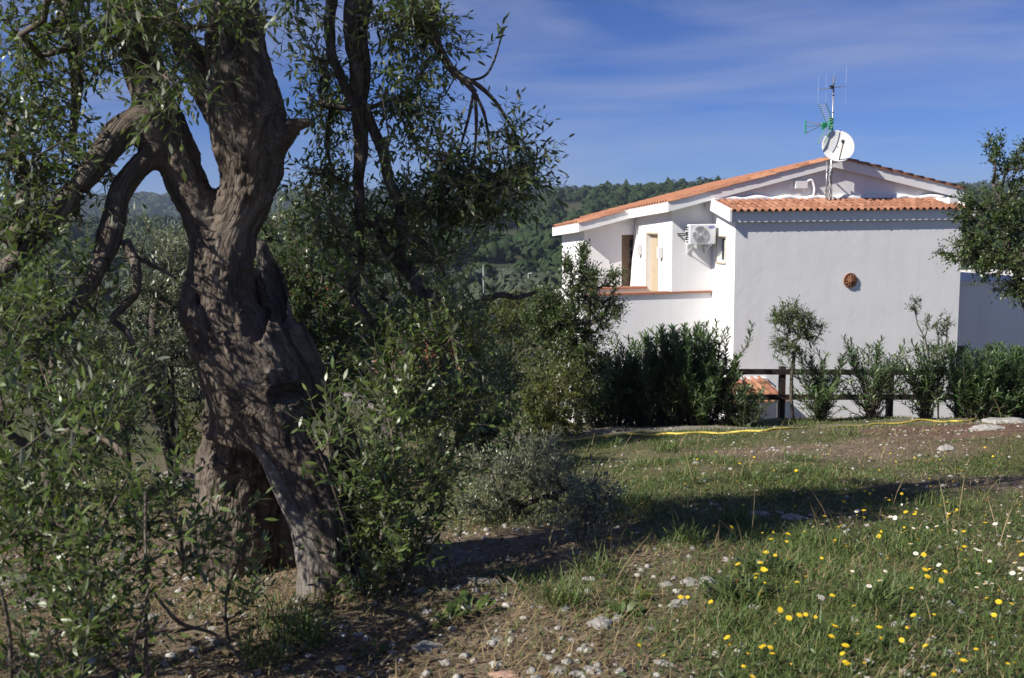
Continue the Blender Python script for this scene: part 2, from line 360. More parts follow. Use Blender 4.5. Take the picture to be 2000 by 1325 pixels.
def ground_mat():
    m, n, l, b = new_mat('meadow soil')
    tc = n.new('ShaderNodeTexCoord'); O = tc.outputs['Object']
    def nz(s, d=6, r=.6):
        t = n.new('ShaderNodeTexNoise'); t.inputs['Scale'].default_value = s; t.inputs['Detail'].default_value = d; t.inputs['Roughness'].default_value = r
        l.new(O, t.inputs['Vector']); return t.outputs['Fac']
    def att(a):
        t = n.new('ShaderNodeAttribute'); t.attribute_name = a; return t.outputs['Fac']
    def ramp(src, *st):
        r = n.new('ShaderNodeValToRGB'); e = r.color_ramp.elements
        while len(e) < len(st): e.new(.5)
        for k, (p, c) in enumerate(st): e[k].position = p; e[k].color = rgba(c)
        l.new(src, r.inputs[0]); return r.outputs[0]
    def mix(f, a, c, mode='MIX'):
        t = n.new('ShaderNodeMixRGB'); t.blend_type = mode
        for s, v in zip(t.inputs, (f, a, c)):
            if isinstance(v, (int, float)): s.default_value = v
            elif isinstance(v, tuple): s.default_value = rgba(v)
            else: l.new(v, s)
        return t.outputs[0]
    soil = ramp(nz(9), (.3, (.05, .036, .028)), (.5, (.12, .09, .068)), (.68, (.23, .185, .145)))
    soil = mix(ramp(nz(55, 3), (.45, (0, 0, 0)), (.62, (1, 1, 1))), soil, (.23, .175, .12))
    gr = ramp(nz(14), (.3, (.045, .055, .02)), (.6, (.095, .10, .042)), (.75, (.16, .14, .07)))
    c = mix(att('grassy'), soil, gr)
    red = ramp(nz(12), (.3, (.085, .048, .036)), (.7, (.19, .115, .085)))
    c = mix(att('red'), c, red)
    gv = ramp(nz(40, 4), (.35, (.14, .12, .095)), (.65, (.38, .35, .31)))
    c = mix(att('gravel'), c, gv)
    vo = n.new('ShaderNodeTexVoronoi'); vo.inputs['Scale'].default_value = 38; l.new(O, vo.inputs['Vector'])
    peb = ramp(vo.outputs['Distance'], (.16, (1, 1, 1)), (.24, (0, 0, 0)))
    pk = ramp(vo.outputs['Color'], (.72, (0, 0, 0)), (.76, (1, 1, 1)))
    pf = mix(1.0, peb, pk, 'MULTIPLY')
    c = mix(pf, c, (.42, .40, .36))
    fr = ramp(nz(.02, 8), (.35, (.035, .042, .02)), (.55, (.07, .07, .04)), (.7, (.20, .16, .11)))
    c = mix(att('far'), c, fr)
    l.new(c, b.inputs['Base Color']); b.inputs['Roughness'].default_value = .95; b.inputs['Specular IOR Level'].default_value = .15
    bp = n.new('ShaderNodeBump'); bp.inputs['Strength'].default_value = .8; bp.inputs['Distance'].default_value = .03
    hh = mix(.5, nz(26, 8), pf); l.new(hh, bp.inputs['Height']); l.new(bp.outputs[0], b.inputs['Normal'])
    return m
obj('ground', me, ground_mat(), kind='structure')

# ------------------------------------------------------------------ leaves, generic plants
def leaves(name, C, D, N, L, W, tint, bend=.18):
    C, D, N = (np.asarray(a, float) for a in (C, D, N)); n = len(C)
    L = np.broadcast_to(L, (n,))[:, None]; W = np.broadcast_to(W, (n,))[:, None] * .5
    D = D / (np.linalg.norm(D, axis=1)[:, None] + 1e-9)
    N = N - D * np.sum(N * D, 1)[:, None]; N = N / (np.linalg.norm(N, axis=1)[:, None] + 1e-9)
    S = np.cross(D, N); b = np.broadcast_to(np.asarray(bend, float), (n,))[:, None]
    V = np.empty((n, 6, 3))
    V[:, 0] = C
    V[:, 1] = C + D * L * .32 + S * W * .9 - N * L * b * .1
    V[:, 2] = C + D * L * .32 - S * W * .9 - N * L * b * .1
    V[:, 3] = C + D * L * .66 + S * W * .85 - N * L * b * .44
    V[:, 4] = C + D * L * .66 - S * W * .85 - N * L * b * .44
    V[:, 5] = C + D * L - N * L * b
    base = np.arange(n)[:, None] * 6
    lp = (base + np.array([0, 1, 2, 1, 3, 4, 2, 3, 5, 4])).ravel()
    sz = np.tile([3, 4, 3], n)
    return np_mesh(name, V.reshape(-1, 3), lp, sz, False, {'tint': np.repeat(tint, 6)})
def unit(v): v = np.asarray(v, float); return v / (np.linalg.norm(v, axis=-1, keepdims=True) + 1e-9)
def ell(rng, n, c, r, shell=.45):
    d = unit(rng.normal(size=(n, 3))); k = rng.random(n) ** shell
    return np.asarray(c) + d * k[:, None] * np.asarray(r)
def blob_px(px, py, Y, rx, ry, ty):
    c = P(px, py, Y); s = Y / F_PX
    return c, (rx * s, ty, ry * s)

class Plant:
    """skeleton nodes reached one by one from the stems, pipe-model branch radii, twigs with paired leaves at every tip"""
    def __init__(s, seed): s.rng = np.random.default_rng(seed); s.pos = []; s.par = []; s.tips = []; s.LC = []; s.LD = []; s.LN = []; s.LL = []; s.LT = []; s.tw = []; s.fixed = 0
    def stem(s, pts, own=True):
        prev = -1
        for p in pts: s.pos.append(np.asarray(p, float)); s.par.append(prev); prev = len(s.pos) - 1
    def reach(s, targets, step=.2, wob=.25, sag=.0, maxd=None):
        t = np.asarray(targets); base = s.pos[0]
        cur = np.array(s.pos); order = np.argsort([np.min(np.sum((cur - a) ** 2, 1)) for a in t])
        for k in order:
            a = t[k]; A = np.array(s.pos); d2 = np.sum((A - a) ** 2, 1)
            # prefer nodes below the target
            d2 = d2 * (1 + .5 * (A[:, 2] > a[2]))
            j = int(np.argmin(d2)); d = math.sqrt(float(np.sum((A[j] - a) ** 2)))
            m = max(1, int(d / step)); prev = j
            for i in range(1, m + 1):
                f = i / m; p = A[j] * (1 - f) + a * f
                if i < m: p = p + s.rng.normal(size=3) * wob * d / m * .5
                p[2] += sag * d * 4 * f * (1 - f)
                s.pos.append(p); s.par.append(prev); prev = len(s.pos) - 1
            s.tips.append(prev)
    def wood(s, r0=.004, power=.45, sides=5, rmax=.2, skip=0):
        n = len(s.pos); cnt = np.zeros(n); 
        for t in s.tips: cnt[t] += 1
        for i in range(n - 1, -1, -1):
            if s.par[i] >= 0: cnt[s.par[i]] += cnt[i]
        rad = np.minimum(r0 * np.maximum(cnt, 1) ** power, rmax)
        mb = MB(); done = set(); pos = s.pos
        kids = {}
        for i in range(skip, n): kids.setdefault(s.par[i], []).append(i)
        starts = [i for i in range(skip, n) if s.par[i] < skip or len(kids.get(s.par[i], [])) > 1 and kids[s.par[i]][0] != i or s.par[i] == -1]
        for st in starts:
            ch = [s.par[st]] if s.par[st] >= 0 else []
            c = st
            while True:
                ch.append(c); k = kids.get(c)
                if not k: break
                c = k[0]
            if len(ch) < 2: continue
            rr = rad[ch].copy()
            if ch[0] == s.par[st]: rr[0] = min(rr[0], rr[1] * 1.3)
            mb.tube([pos[i] for i in ch], rr, sides)
        return mb
    def twig(s, p, d, ln, npair, L, spread=.9, droop=.15, width=.0016, tint=None, jit=.25, upn=1.0):
        r = s.rng; d = unit(d); k = np.arange(npair * 2 + 1); f = (np.minimum(k // 2, npair) + .4) / (npair + .4)
        g = np.array((0, 0, -1.0))
        pos = p + d * (ln * f)[:, None] + g * (droop * ln * f ** 2)[:, None]
        tw = unit(d + g * (2 * droop * f)[:, None])
        a = np.cross(d, r.normal(size=3)); a = unit(a); b = np.cross(d, a)
        ph = (k // 2) * (PI / 2) + (k % 2) * PI + r.normal(size=len(k)) * .3
        side = np.cos(ph)[:, None] * a + np.sin(ph)[:, None] * b
        sp = np.where(k == npair * 2, .1, spread) * (1 + r.normal(size=len(k)) * .2)
        D = unit(tw * np.cos(sp)[:, None] + side * np.sin(sp)[:, None] + r.normal(size=(len(k), 3)) * jit)
        N = np.array((0, 0, upn)) + r.normal(size=(len(k), 3)) * .45
        s.LC.append(pos); s.LD.append(D); s.LN.append(N); s.LL.append(L * (.65 + .55 * r.random(len(k)))); 
        s.LT.append(np.clip((r.random() if tint is None else tint) * .55 + r.random(len(k)) * .5, 0, 1))
        s.tw.append((p, p + d * ln * .5 - np.array((0, 0, droop * ln * .25)), p + d * ln - np.array((0, 0, droop * ln)), width))
    def twigs_mesh(s, name, sides=3):
        mb = MB()
        for a, b, c, wd in s.tw: mb.tube((a, b, c), (wd, wd * .8, wd * .4), sides, False)
        return mb.mesh(name, True)
    def arrays(s): return tuple(np.concatenate(q) for q in (s.LC, s.LD, s.LN, s.LL, s.LT))

def plant(name, label, cat, base, stems, blobs, leafmat, barkmat, seed, leaf=.045, asp=.3, ntw=4, pairs=5, tl=.22, r0=.004, rmax=.12,
          droop=.1, spread=.9, upb=.5, group=None, power=.45, step=.2, bend=.15, sag=0, shell=.45, wob=.25):
    """base: world point; stems: world polylines; blobs: (centre, radii, n)"""
    b0 = np.asarray(base, float)
    t = thing(name, label, cat, tuple(b0), 0, group)
    pl = Plant(seed)
    for st in stems: pl.stem(np.asarray(st) - b0)
    tg = np.concatenate([ell(pl.rng, n, np.asarray(c) - b0, r, shell) for c, r, n in blobs])
    cen = np.average([np.asarray(c) - b0 for c, r, n in blobs], axis=0, weights=[n for c, r, n in blobs])
    pl.reach(tg, step, wob, sag)
    for i in pl.tips:
        p = pl.pos[i]; out = unit(p - cen)
        tn = pl.rng.random()
        for k in range(ntw):
            d = out * .7 + pl.rng.normal(size=3) * .6 + np.array((0, 0, upb))
            pl.twig(p - unit(d) * tl * .2, d, tl * (.7 + .6 * pl.rng.random()), pairs, leaf, spread, droop, max(.0012, leaf * .03), tn)
    obj('trunk', pl.wood(r0, power, 6, rmax).mesh('trunk', True), barkmat, t)
    C, D, N, L, T = pl.arrays()
    obj('twigs', pl.twigs_mesh('twigs'), M['twig'], t, 'stuff')
    obj('foliage', leaves('foliage', C, D, N, L, L * asp, T, bend), leafmat, t, 'stuff')
    return t


# ================================================================== HOUSE
ANG = math.radians(13); EX = np.array((math.cos(ANG), math.sin(ANG))); EY = np.array((-math.sin(ANG), math.cos(ANG)))
F0 = np.array((5.83, 26.0)); ZB = -4.3
def hw(x, y, z): p = F0 + EX * x + EY * y; return (float(p[0]), float(p[1]), float(z))
house = thing('house', 'white plastered villa with terracotta tiled roofs behind the oleanders', 'house', hw(0, 0, ZB), ANG)
def RT(x, y): return 2.32 + .24 * x - .06 * y if x <= 3.4 else 2.32 + .24 * 3.4 - .06 * y - .215 * (x - 3.4)
def LT(y): return 1.62 + .24 * (y + .2)
class HB(MB):
    """box builder in house coordinates; heights given as world heights"""
    def piece(s, A, Bp, z0, z1, th):
        A = np.array(A, float); Bp = np.array(Bp, float); d = (Bp - A) / np.linalg.norm(Bp - A); nrm = np.array((-d[1], d[0])) * th
        c = [A, Bp, Bp + nrm, A + nrm]
        f0 = z0 if callable(z0) else (lambda x, y: z0); f1 = z1 if callable(z1) else (lambda x, y: z1)
        s.hexa([(p[0], p[1], f0(*p) - ZB) for p in c], [(p[0], p[1], f1(*p) - ZB) for p in c])
def wall(A, Bp, z0, z1, th=.25, ops=(), name='wall', mat='plaster'):
    A = np.array(A, float); Bp = np.array(Bp, float); Lw = np.linalg.norm(Bp - A); d = (Bp - A) / Lw
    hb = HB(); u = 0
    for (a, b, za, zb) in sorted(ops):
        if a > u: hb.piece(A + d * u, A + d * a, z0, z1, th)
        hb.piece(A + d * a, A + d * b, z0, za, th); hb.piece(A + d * a, A + d * b, zb, z1, th); u = b
    if u < Lw: hb.piece(A + d * u, Bp, z0, z1, th)
    return obj(name, hb.mesh(name), M[mat], house)
def hpart(name, boxes, mat, parent=house):
    hb = HB()
    for (x0, x1, y0, y1, z0, z1) in boxes: hb.box(x0, x1, y0, y1, z0 - ZB, z1 - ZB)
    return obj(name, hb.mesh(name), M[mat], parent)
under_roof = lambda x, y: RT(x, y) - .12
under_lean = lambda x, y: LT(y) - .10
wall((0, 0), (6.76, 0), ZB, under_lean)                                            # broad front wall
wall((0, 1.4), (0, .25), ZB, under_lean, ops=[(.31, .85, .24, .92)])               # narrow left return with the small window
wall((6.76, .25), (6.76, 9), ZB, under_lean if False else 1.9)
wall((-1.18, 1.4), (0, 1.4), -.62, under_roof)                                     # wall carrying the air conditioner
wall((-3.7, 1.4), (0, 1.4), ZB, -.62)                                             # lower storey
wall((-3.7, 4.2), (-3.7, 1.65), ZB, -.62)
wall((-1.18, 4.25), (-1.18, 1.65), -1.4, under_roof, ops=[(.95, 1.80, -1.35, .97)])  # door to the terrace
wall((-2.78, 4.25), (-1.18, 4.25), -1.4, under_roof, ops=[(1.16, 1.58, -1.35, .93)])
wall((-2.78, 6.4), (-2.78, 4.5), ZB, under_roof)
wall((-1.18, 6.65), (-2.78, 6.65), ZB, under_roof)
wall((-1.18, 9.0), (-1.18, 6.66), ZB, under_roof)
hb = HB(); hb.piece((.02, 1.12), (3.4, 1.12), 1.5, under_roof, .27); hb.piece((3.4, 1.12), (7.0, 1.12), 1.5, under_roof, .27); obj('gable_wall', hb.mesh('gable_wall'), M['plaster'], house)
wall((7.0, 2.15), (7.0, 9), ZB, under_roof)
hb = HB(); hb.hexa([(-1.40, 4.05, -1.4 - ZB), (-1.181, 4.05, -1.4 - ZB), (-1.181, 4.248, -1.4 - ZB), (-1.40, 4.248, -1.4 - ZB)],
                   [(-1.20, 4.05, 1.4 - ZB), (-1.181, 4.05, 1.4 - ZB), (-1.181, 4.248, 1.4 - ZB), (-1.20, 4.248, 1.4 - ZB)])
obj('buttress', hb.mesh('buttress'), M['plaster'], house)
hpart('terrace_floor', [(-3.68, -1.0, 1.6, 6.6, -1.5, -1.38)], 'cap')
hpart('parapet_wall', [(-2.9, -1.22, 3.2, 3.4, -1.38, -.60)], 'plaster')
# copings: separate terracotta slabs along both parapets
cap_me = MB(); cap_me.box(0, .33, -.06, .30, 0, .055); cap_me = cap_me.mesh('coping_tile')
for k in range(6):
    o = obj('coping_tile', cap_me, M['cap'], house, loc=(-3.72 + k * .335, 1.4, -.618 - ZB))
hb = HB(); hb.box(-1.70, .02, 1.34, 1.399, -.618 - ZB, -.563 - ZB); hb.box(-1.70, -1.182, 1.399, 1.70, -.618 - ZB, -.563 - ZB)
obj('coping_strip', hb.mesh('coping_strip'), M['cap'], house)
for k in range(5): obj('coping_tile', cap_me, M['cap'], house, loc=(-2.9 + k * .335, 3.16, -.598 - ZB))
# --- window in the left return
wf = hpart('window', [(.10, .14, .55, .60, .24, .92), (.10, .14, 1.04, 1.09, .24, .92), (.10, .14, .60, 1.04, .24, .29), (.10, .14, .60, 1.04, .87, .92), (.10, .14, .80, .84, .29, .87)], 'trim')
hpart('pane', [(.115, .125, .60, .80, .29, .87), (.115, .125, .84, 1.04, .29, .87)], 'glass', wf)
hpart('sill', [(-.04, .10, .53, 1.11, .20, .238)], 'beige', wf)
hpart('surround', [(-.012, .10, 1.092, 1.12, .24, .95), (-.012, .10, .52, .548, .24, .95), (-.012, .10, .548, 1.092, .922, .95)], 'beige', wf)
# --- terrace door (beige, inside its reveal)
dr = hpart('door', [(-1.05, -1.0, 2.45, 3.30, -1.35, .97)], 'beige')
hpart('door_frame', [(-1.19, -1.05, 2.40, 2.448, -1.35, .97), (-1.19, -1.05, 3.302, 3.35, -1.35, .97), (-1.19, -1.05, 2.40, 3.35, .972, 1.02)], 'beige', dr)
for zz in (-1.2, -.1): hpart('door_panel', [(-1.062, -1.0505, 2.56, 3.19, zz, zz + .95)], 'beige', dr)
hpart('handle', [(-1.10, -1.055, 2.55, 2.58, -.35, -.2)], 'metal', dr)
dr2 = hpart('door', [(-1.62, -1.2, 4.36, 4.40, -1.35, .93)], 'door_wood'); dr2['label'] = 'brown door with a row of small dark panes'
for k in range(6): hpart('pane', [(-1.33, -1.25, 4.345, 4.362, -1.15 + k * .34, -.92 + k * .34)], 'glass', dr2)
# --- main roof: slabs, fascia boards, tiles
def slab(name, quads, top, bot, mat, parent=house):
    hb = HB()
    for (x0, x1, y0, y1) in quads:
        c = [(x0, y0), (x1, y0), (x1, y1), (x0, y1)]
        hb.hexa([(x, y, bot(x, y) - ZB) for x, y in c], [(x, y, top(x, y) - ZB) for x, y in c])
    return obj(name, hb.mesh(name), M[mat], parent)
roof = slab('main_roof', [(-1.43, 3.4, 1.02, 9.2), (3.4, 7.5, 1.02, 9.2), (-3.03, -1.43, 3.92, 6.75)], lambda x, y: RT(x, y) - .05, lambda x, y: RT(x, y) - .17, 'ceil')
def fascia(A, Bp, dep=.25):
    hb = HB(); hb.piece(A, Bp, lambda x, y: RT(x, y) - .06 - dep, lambda x, y: RT(x, y) - .035, .04)
    return obj('fascia_board', hb.mesh('fascia_board'), M['trim'], roof)
fascia((-1.47, .98), (3.4, .98)); fascia((3.4, .98), (7.5, .98)); fascia((-1.47, 3.92), (-1.47, 1.02))
fascia((-3.07, 3.88), (-1.47, 3.88)); fascia((-3.07, 6.75), (-3.07, 3.92))
def tile_mesh(wd=.2, ln=.40, h=.062, n=8):
    u = np.linspace(0, 1, n + 1); x = u * wd
    z = np.where(u < .62, h * np.sin(np.clip(u / .62, 0, 1) * PI), -.018 * np.sin(np.clip((u - .62) / .38, 0, 1) * PI))
    V = []; F = []
    for (y, s) in ((0, .82), (-ln, 1.0)):
        for k in range(n + 1): V.append((x[k], y, z[k] * s))
    for k in range(n): F.append((k, k + n + 1, k + n + 2, k + 1))
    o = len(V)
    for k in range(n + 1): V.append((x[k], -ln, z[k] - .016))
    for k in range(n): F.append((k + n + 1, o + k, o + k + 1, k + n + 2))
    o2 = len(V); V += [(x[-1], 0, -.03), (x[-1], -ln, -.03)]; F.append((n, 2 * n + 1, o2 + 1, o2))
    o3 = len(V); V += [(0, 0, -.03), (0, -ln, -.03)]; F.append((0, o3, o3 + 1, n + 1))
    m = MB(); m.add(V, F); return m.mesh('tile', True)
TILE = tile_mesh()
tv = np.array([v.co[:] for v in TILE.vertices]); tf = [tuple(p.vertices) for p in TILE.polygons]
trng = np.random.default_rng(5)
def put_tile(parent, loc, rx, rz, bulk=None):
    j = trng.normal(size=3) * (.006, .012, .012)
    e = (rx - .045 + j[0], 0, rz + j[1])
    loc = (loc[0], loc[1], loc[2] - ZB + trng.normal() * .003)
    if bulk is None:
        o = obj('tile', TILE, None, parent, loc=loc); o.rotation_euler = e
    else:
        R = np.array(Matrix.Rotation(e[2], 3, 'Z') @ Matrix.Rotation(e[0], 3, 'X')); bulk.add(tv @ R.T + np.array(loc), tf)
TILE.materials.append(M['tile'])
bulk = MB(); rs = math.atan(.24); nsingle = 0
cx = np.arange(-1.50 + .40, 3.75, .345)
for i, x in enumerate(cx):
    for r in range(40):
        y = 1.14 + r * .2
        if y > 9.2: break
        x1 = min(x, 3.45)
        put_tile(roof, (x1, y, RT(x1 - .0, y) - .03 if x1 <= 3.4 else RT(3.4, y) - .02), rs, -PI / 2, None if r < 4 else bulk)
for i, x in enumerate(np.arange(-3.10 + .40, -1.4, .345)):
    for r in range(14):
        y = 4.04 + r * .2
        put_tile(roof, (x, y, RT(x, y) - .03), rs, -PI / 2, None if r < 4 else bulk)
rs2 = math.atan(.215)
for i in range(12):
    x = 3.38 + i * .345
    for r in range(40):
        y = .94 + r * .2
        put_tile(roof, (x, y, RT(max(x, 3.401), y) - .03), rs2, PI / 2, None if r < 2 else bulk)
obj('roof_tiles', bulk.mesh('roof_tiles', True), M['tile'], roof, 'stuff')
# --- lean-to roof over the front wall
lean = slab('lean_to_roof', [(-.18, 6.95, -.06, 1.115)], lambda x, y: LT(y) - .05, lambda x, y: LT(y) - .15, 'ceil')
hpart('fascia_board', [(-.18, 6.95, -.10, -.06, 1.31, 1.59)], 'trim', lean)
hb = HB(); hb.piece((-.24, 1.39), (-.24, -.17), lambda x, y: LT(y) - .30, lambda x, y: LT(y) + .02, .06); obj('bargeboard', hb.mesh('bargeboard'), M['trim'], lean)
hb = HB(); hb.piece((6.955, -.17), (6.955, 1.39), lambda x, y: LT(y) - .30, lambda x, y: LT(y) + .02, -.06); obj('bargeboard', hb.mesh('bargeboard'), M['trim'], lean)
mort = MB()
pts = [(x, 1.06 + .02 * math.sin(x * 9), LT(1.06) - .0 - ZB + .03 * math.sin(x * 7)) for x in np.linspace(-.2, 6.9, 60)]
mort.tube(pts, .085, 7); obj('mortar_ridge', mort.mesh('mortar_ridge', True), M['trim'], lean)
rl = math.atan(.24)
for c in range(4):
    y = 1.08 - c * .30
    for k in range(36):
        put_tile(lean, (-.20 + k * .197, y, LT(y) - .03), rl, 0)
# --- canopy over the ground floor door, tiled
can = slab('canopy', [(-.75, .95, -1.2, -.005)], lambda x, y: -3.27 + .28 * (y + 1.5), lambda x, y: -3.35 + .28 * (y + 1.5), 'trim')
for c in range(4):
    y = -.0 - c * .33
    for k in range(8):
        put_tile(can, (-.72 + k * .2, y, -3.23 + .28 * (y + 1.5)), math.atan(.28), 0)
for cxp in (.76, -.70): hpart('canopy_post', [(cxp, cxp + .17, -1.15, -.98, ZB, -3.26)], 'plaster', can)
hpart('mortar_ridge', [(-.75, .95, -.10, -.004, -2.88, -2.80)], 'trim', can)
# --- low wing to the right of the front wall
hb = HB(); hb.box(6.762, 13.5, 1.3, 1.55, -2.4 - ZB, -.58 - ZB); hb.box(6.762, 13.5, 1.3, 1.55, ZB - ZB, -2.9 - ZB); hb.box(8.1, 13.5, 1.3, 1.55, -2.9 - ZB, -2.4 - ZB)
wing = obj('wing_wall', hb.mesh('wing_wall'), M['plaster'], house)
hpart('wing_roof', [(6.765, 13.7, 1.2, 6.0, -.58, -.50)], 'ceil')
hpart('pane', [(6.8, 8.1, 1.45, 1.48, -2.9, -2.4)], 'glass', wing)
# small boxes and pipes on the gable
pv = MB(); pv.tube(spline([(2.55, 1.11, 2.15 - ZB), (2.55, 1.05, 2.32 - ZB), (2.72, 1.02, 2.42 - ZB), (2.82, 1.02, 2.2 - ZB), (2.8, 1.04, 1.95 - ZB)], 5), .035, 8); obj('vent_pipe', pv.mesh('vent_pipe', True), M['trim'], house)
hpart('junction_box', [(2.25, 2.6, 1.0, 1.115, 2.2, 2.40)], 'trim')

# ---------------------------------------------------------------- things fixed to the house
def at_house(name, label, cat, x, y, z, group=None): return thing(name, label, cat, hw(x, y, z), ANG, group)
def lp(name, mb, mat, parent, smooth=False): return obj(name, mb.mesh(name, smooth), M[mat], parent)
# air conditioner: wall at local y=0, front towards -y
ac = at_house('air_conditioner', 'white outdoor air conditioning unit with round grey fan grille on the wall', 'air conditioner', -.48, 1.4, .68)
b = MB(); b.box(-.38, .38, -.44, -.12, .04, .58); o = lp('casing', b, 'ac_white', ac)
o.modifiers.new('bevel', 'BEVEL').width = .02
b = MB(); b.tube([(-.08, -.445, .31), (-.08, -.456, .31)], .235, 36); lp('fan_ring', b, 'ac_white', ac)
g = MB(); g.tube([(-.08, -.457, .31), (-.08, -.460, .31)], .218, 36); gr = lp('fan_grille', g, 'ac_grille', ac)
b = MB()
for k in range(28):
    a = k * 2 * PI / 28; b.tube([(-.08 + .05 * math.cos(a), -.466, .31 + .05 * math.sin(a)), (-.08 + .217 * math.cos(a + .25), -.466, .31 + .217 * math.sin(a + .25))], .004, 4)
for r in (.09, .13, .17, .205):
    b.tube([(-.08 + r * math.cos(t), -.465, .31 + r * math.sin(t)) for t in np.linspace(0, 2 * PI, 33)], .004, 4, False)
lp('grille_wire', b, 'alu', gr)
b = MB(); b.tube([(-.08, -.468, .31), (-.08, -.474, .31)], .045, 18); lp('hub', b, 'dish', gr)
for k in range(7):
    b = MB(); b.box(-.386, -.381, -.38, -.18, .09 + k * .065, .125 + k * .065); lp('side_slot', b, 'black', ac)
b = MB()
for sx in (-.25, .25): b.box(sx - .02, sx + .02, -.42, 0, .0, .035); b.box(sx - .02, sx + .02, -.035, 0, -.22, .0); b.hexa([(sx - .015, -.33, -.012), (sx + .015, -.33, -.012), (sx + .015, -.30, -.012), (sx - .015, -.30, -.012)], [(sx - .015, -.03, -.2), (sx + .015, -.03, -.2), (sx + .015, -.01, -.19), (sx - .015, -.01, -.19)])
lp('bracket', b, 'alu', ac)
b = MB(); b.tube(spline([(-.38, -.3, .34), (-.5, -.28, .33), (-.54, -.15, .33), (-.54, 0, .33)]), .016, 7); b.tube(spline([(-.38, -.3, .29), (-.48, -.28, .28), (-.52, -.15, .28), (-.52, 0, .28)]), .016, 7); lp('pipe', b, 'black', ac, True)
b = MB(); n = 20; ring = [(.245 + .105 * math.cos(t), .50 + .034 * math.sin(t) + .10 * .105 * math.cos(t)) for t in np.linspace(0, 2 * PI, n, endpoint=False)]
b.add([(x, -.4445, z) for x, z in ring] + [(x, -.441, z) for x, z in ring], [tuple(range(n))[::-1]] + [(i, (i + 1) % n, n + (i + 1) % n, n + i) for i in range(n)])
logo = lp('logo', b, 'blue', ac)
fc = bpy.data.curves.new('lettering', 'FONT'); fc.body = 'SAMSUNG'; fc.size = .044; fc.align_x = 'CENTER'; fc.align_y = 'CENTER'; fc.extrude = .0006
tmp = bpy.data.objects.new('tmp', fc); COL.objects.link(tmp); dg = bpy.context.evaluated_depsgraph_get()
tm = bpy.data.meshes.new_from_object(tmp.evaluated_get(dg)); bpy.data.objects.remove(tmp)
o = obj('lettering', tm, M['trim'], logo, loc=(.245, -.4462, .50)); o.rotation_euler = (PI / 2, -.10, 0)
# wall lamps beside the door
for (yy, zz, lab) in ((2.12, .48, 'grey box wall lamp right of the beige terrace door'), (3.78, .50, 'grey box wall lamp left of the beige terrace door')):
    t = at_house('wall_lamp', lab, 'wall lamp', -1.18, yy, zz, 'wall lamps beside the terrace door')
    b = MB(); b.box(-.03, -.002, -.05, .05, -.12, .12); lp('mounting_plate', b, 'metal', t)
    b = MB(); b.box(-.13, -.03, -.07, .07, -.15, .15); lp('lamp_shade', b, 'dish', t)
    b = MB(); b.box(-.12, -.04, -.06, .06, -.156, -.151); lp('lens', b, 'glass', t)
# terracotta sun plaque
sp = at_house('wall_plaque', 'round terracotta sun face plaque hung on the white front wall', 'wall plaque', 3.36, -.003, -.28)
b = MB(); rr = [(0, -.05), (.12, -.045), (.13, -.03), (.175, -.03), (.185, -.045), (.20, -.04), (.20, 0)]; n = 32
V = [(r * math.cos(2 * PI * k / n), yv, r * math.sin(2 * PI * k / n)) for r, yv in rr for k in range(n)]
F = [(i * n + k, (i + 1) * n + k, (i + 1) * n + (k + 1) % n, i * n + (k + 1) % n) for i in range(len(rr) - 1) for k in range(n)]; b.add(V, F); lp('disc', b, 'terracotta', sp, True)
for k in range(12):
    a = k * PI / 6; b = MB(); c, s_ = math.cos(a), math.sin(a)
    tri = [(.10, -.022), (.10, .022), (.172, 0.0)]
    q3 = [(r * c - t * s_, r * s_ + t * c) for r, t in tri]
    b.add([(x, -.03, z) for x, z in q3] + [(x * .98, -.062, z * .98) for x, z in q3], [(0, 1, 2), (5, 4, 3), (0, 3, 4, 1), (1, 4, 5, 2), (2, 5, 3, 0)]); lp('sun_ray', b, 'terracotta', sp)
me_ = bpy.data.meshes.new('face'); bm = bmesh.new(); bmesh.ops.create_icosphere(bm, subdivisions=3, radius=.1)
for v in bm.verts:
    x, y, z = v.co; d = 0
    for (ex_, ez_, rr_, am) in ((-.035, .02, .018, -.02), (.035, .02, .018, -.02), (0, -.005, .016, .035), (0, -.045, .022, .014), (-.045, -.02, .025, .012), (.045, -.02, .025, .012), (0, -.07, .02, .012)):
        d += am * math.exp(-((x - ex_) ** 2 + (z - ez_) ** 2) / rr_ ** 2)
    v.co = (x, y * .35 - d - .045 if y < 0 else y * .2 - .04, z)
bm.to_mesh(me_); bm.free(); me_.polygons.foreach_set('use_smooth', np.ones(len(me_.polygons), bool)); obj('face', me_, M['terracotta'], sp)
# antenna mast on the lean-to
mx, my = 3.18, .80
mast = at_house('antenna_mast', 'tall steel antenna mast strapped before the gable', 'mast', mx, my, LT(my))
b = MB(); b.tube([(0, 0, -.1), (0, 0, 3.30)], .021, 10); b.tube([(0, 0, -.1), (0, 0, 1.6)], .028, 10); lp('pole', b, 'metal', mast, True)
b = MB(); b.tube([(-.13, 0, -.08), (-.13, 0, 1.05)], .02, 8); b.tube([(-.06, .02, -.08), (-.06, .02, 1.0)], .015, 8); lp('support_pole', b, 'metal', mast, True)
b = MB(); b.box(-.2, .1, -.12, .12, -.11, -.04); lp('base_block', b, 'trim', mast)
for z in (.25, .75): b = MB(); b.box(-.16, .05, -.035, .035, z, z + .035); b.box(-.02, .02, .03, .20, z, z + .03); lp('clamp', b, 'metal', mast)
b = MB()
for k in range(4):
    b.tube(spline([(-.02 + .06 * math.sin(1.7 * k + i * 1.1), -.03 + .03 * math.cos(k + i), .0 + i * .13) for i in range(8)], 4), .009, 5)
lp('cable', b, 'dish', mast, True)
for z in (1.9, 2.35, 2.8, 3.1): b = MB(); b.tube([(0, 0, z), (0, 0, z + .03)], .026, 8); lp('cable_tie', b, 'black', mast)
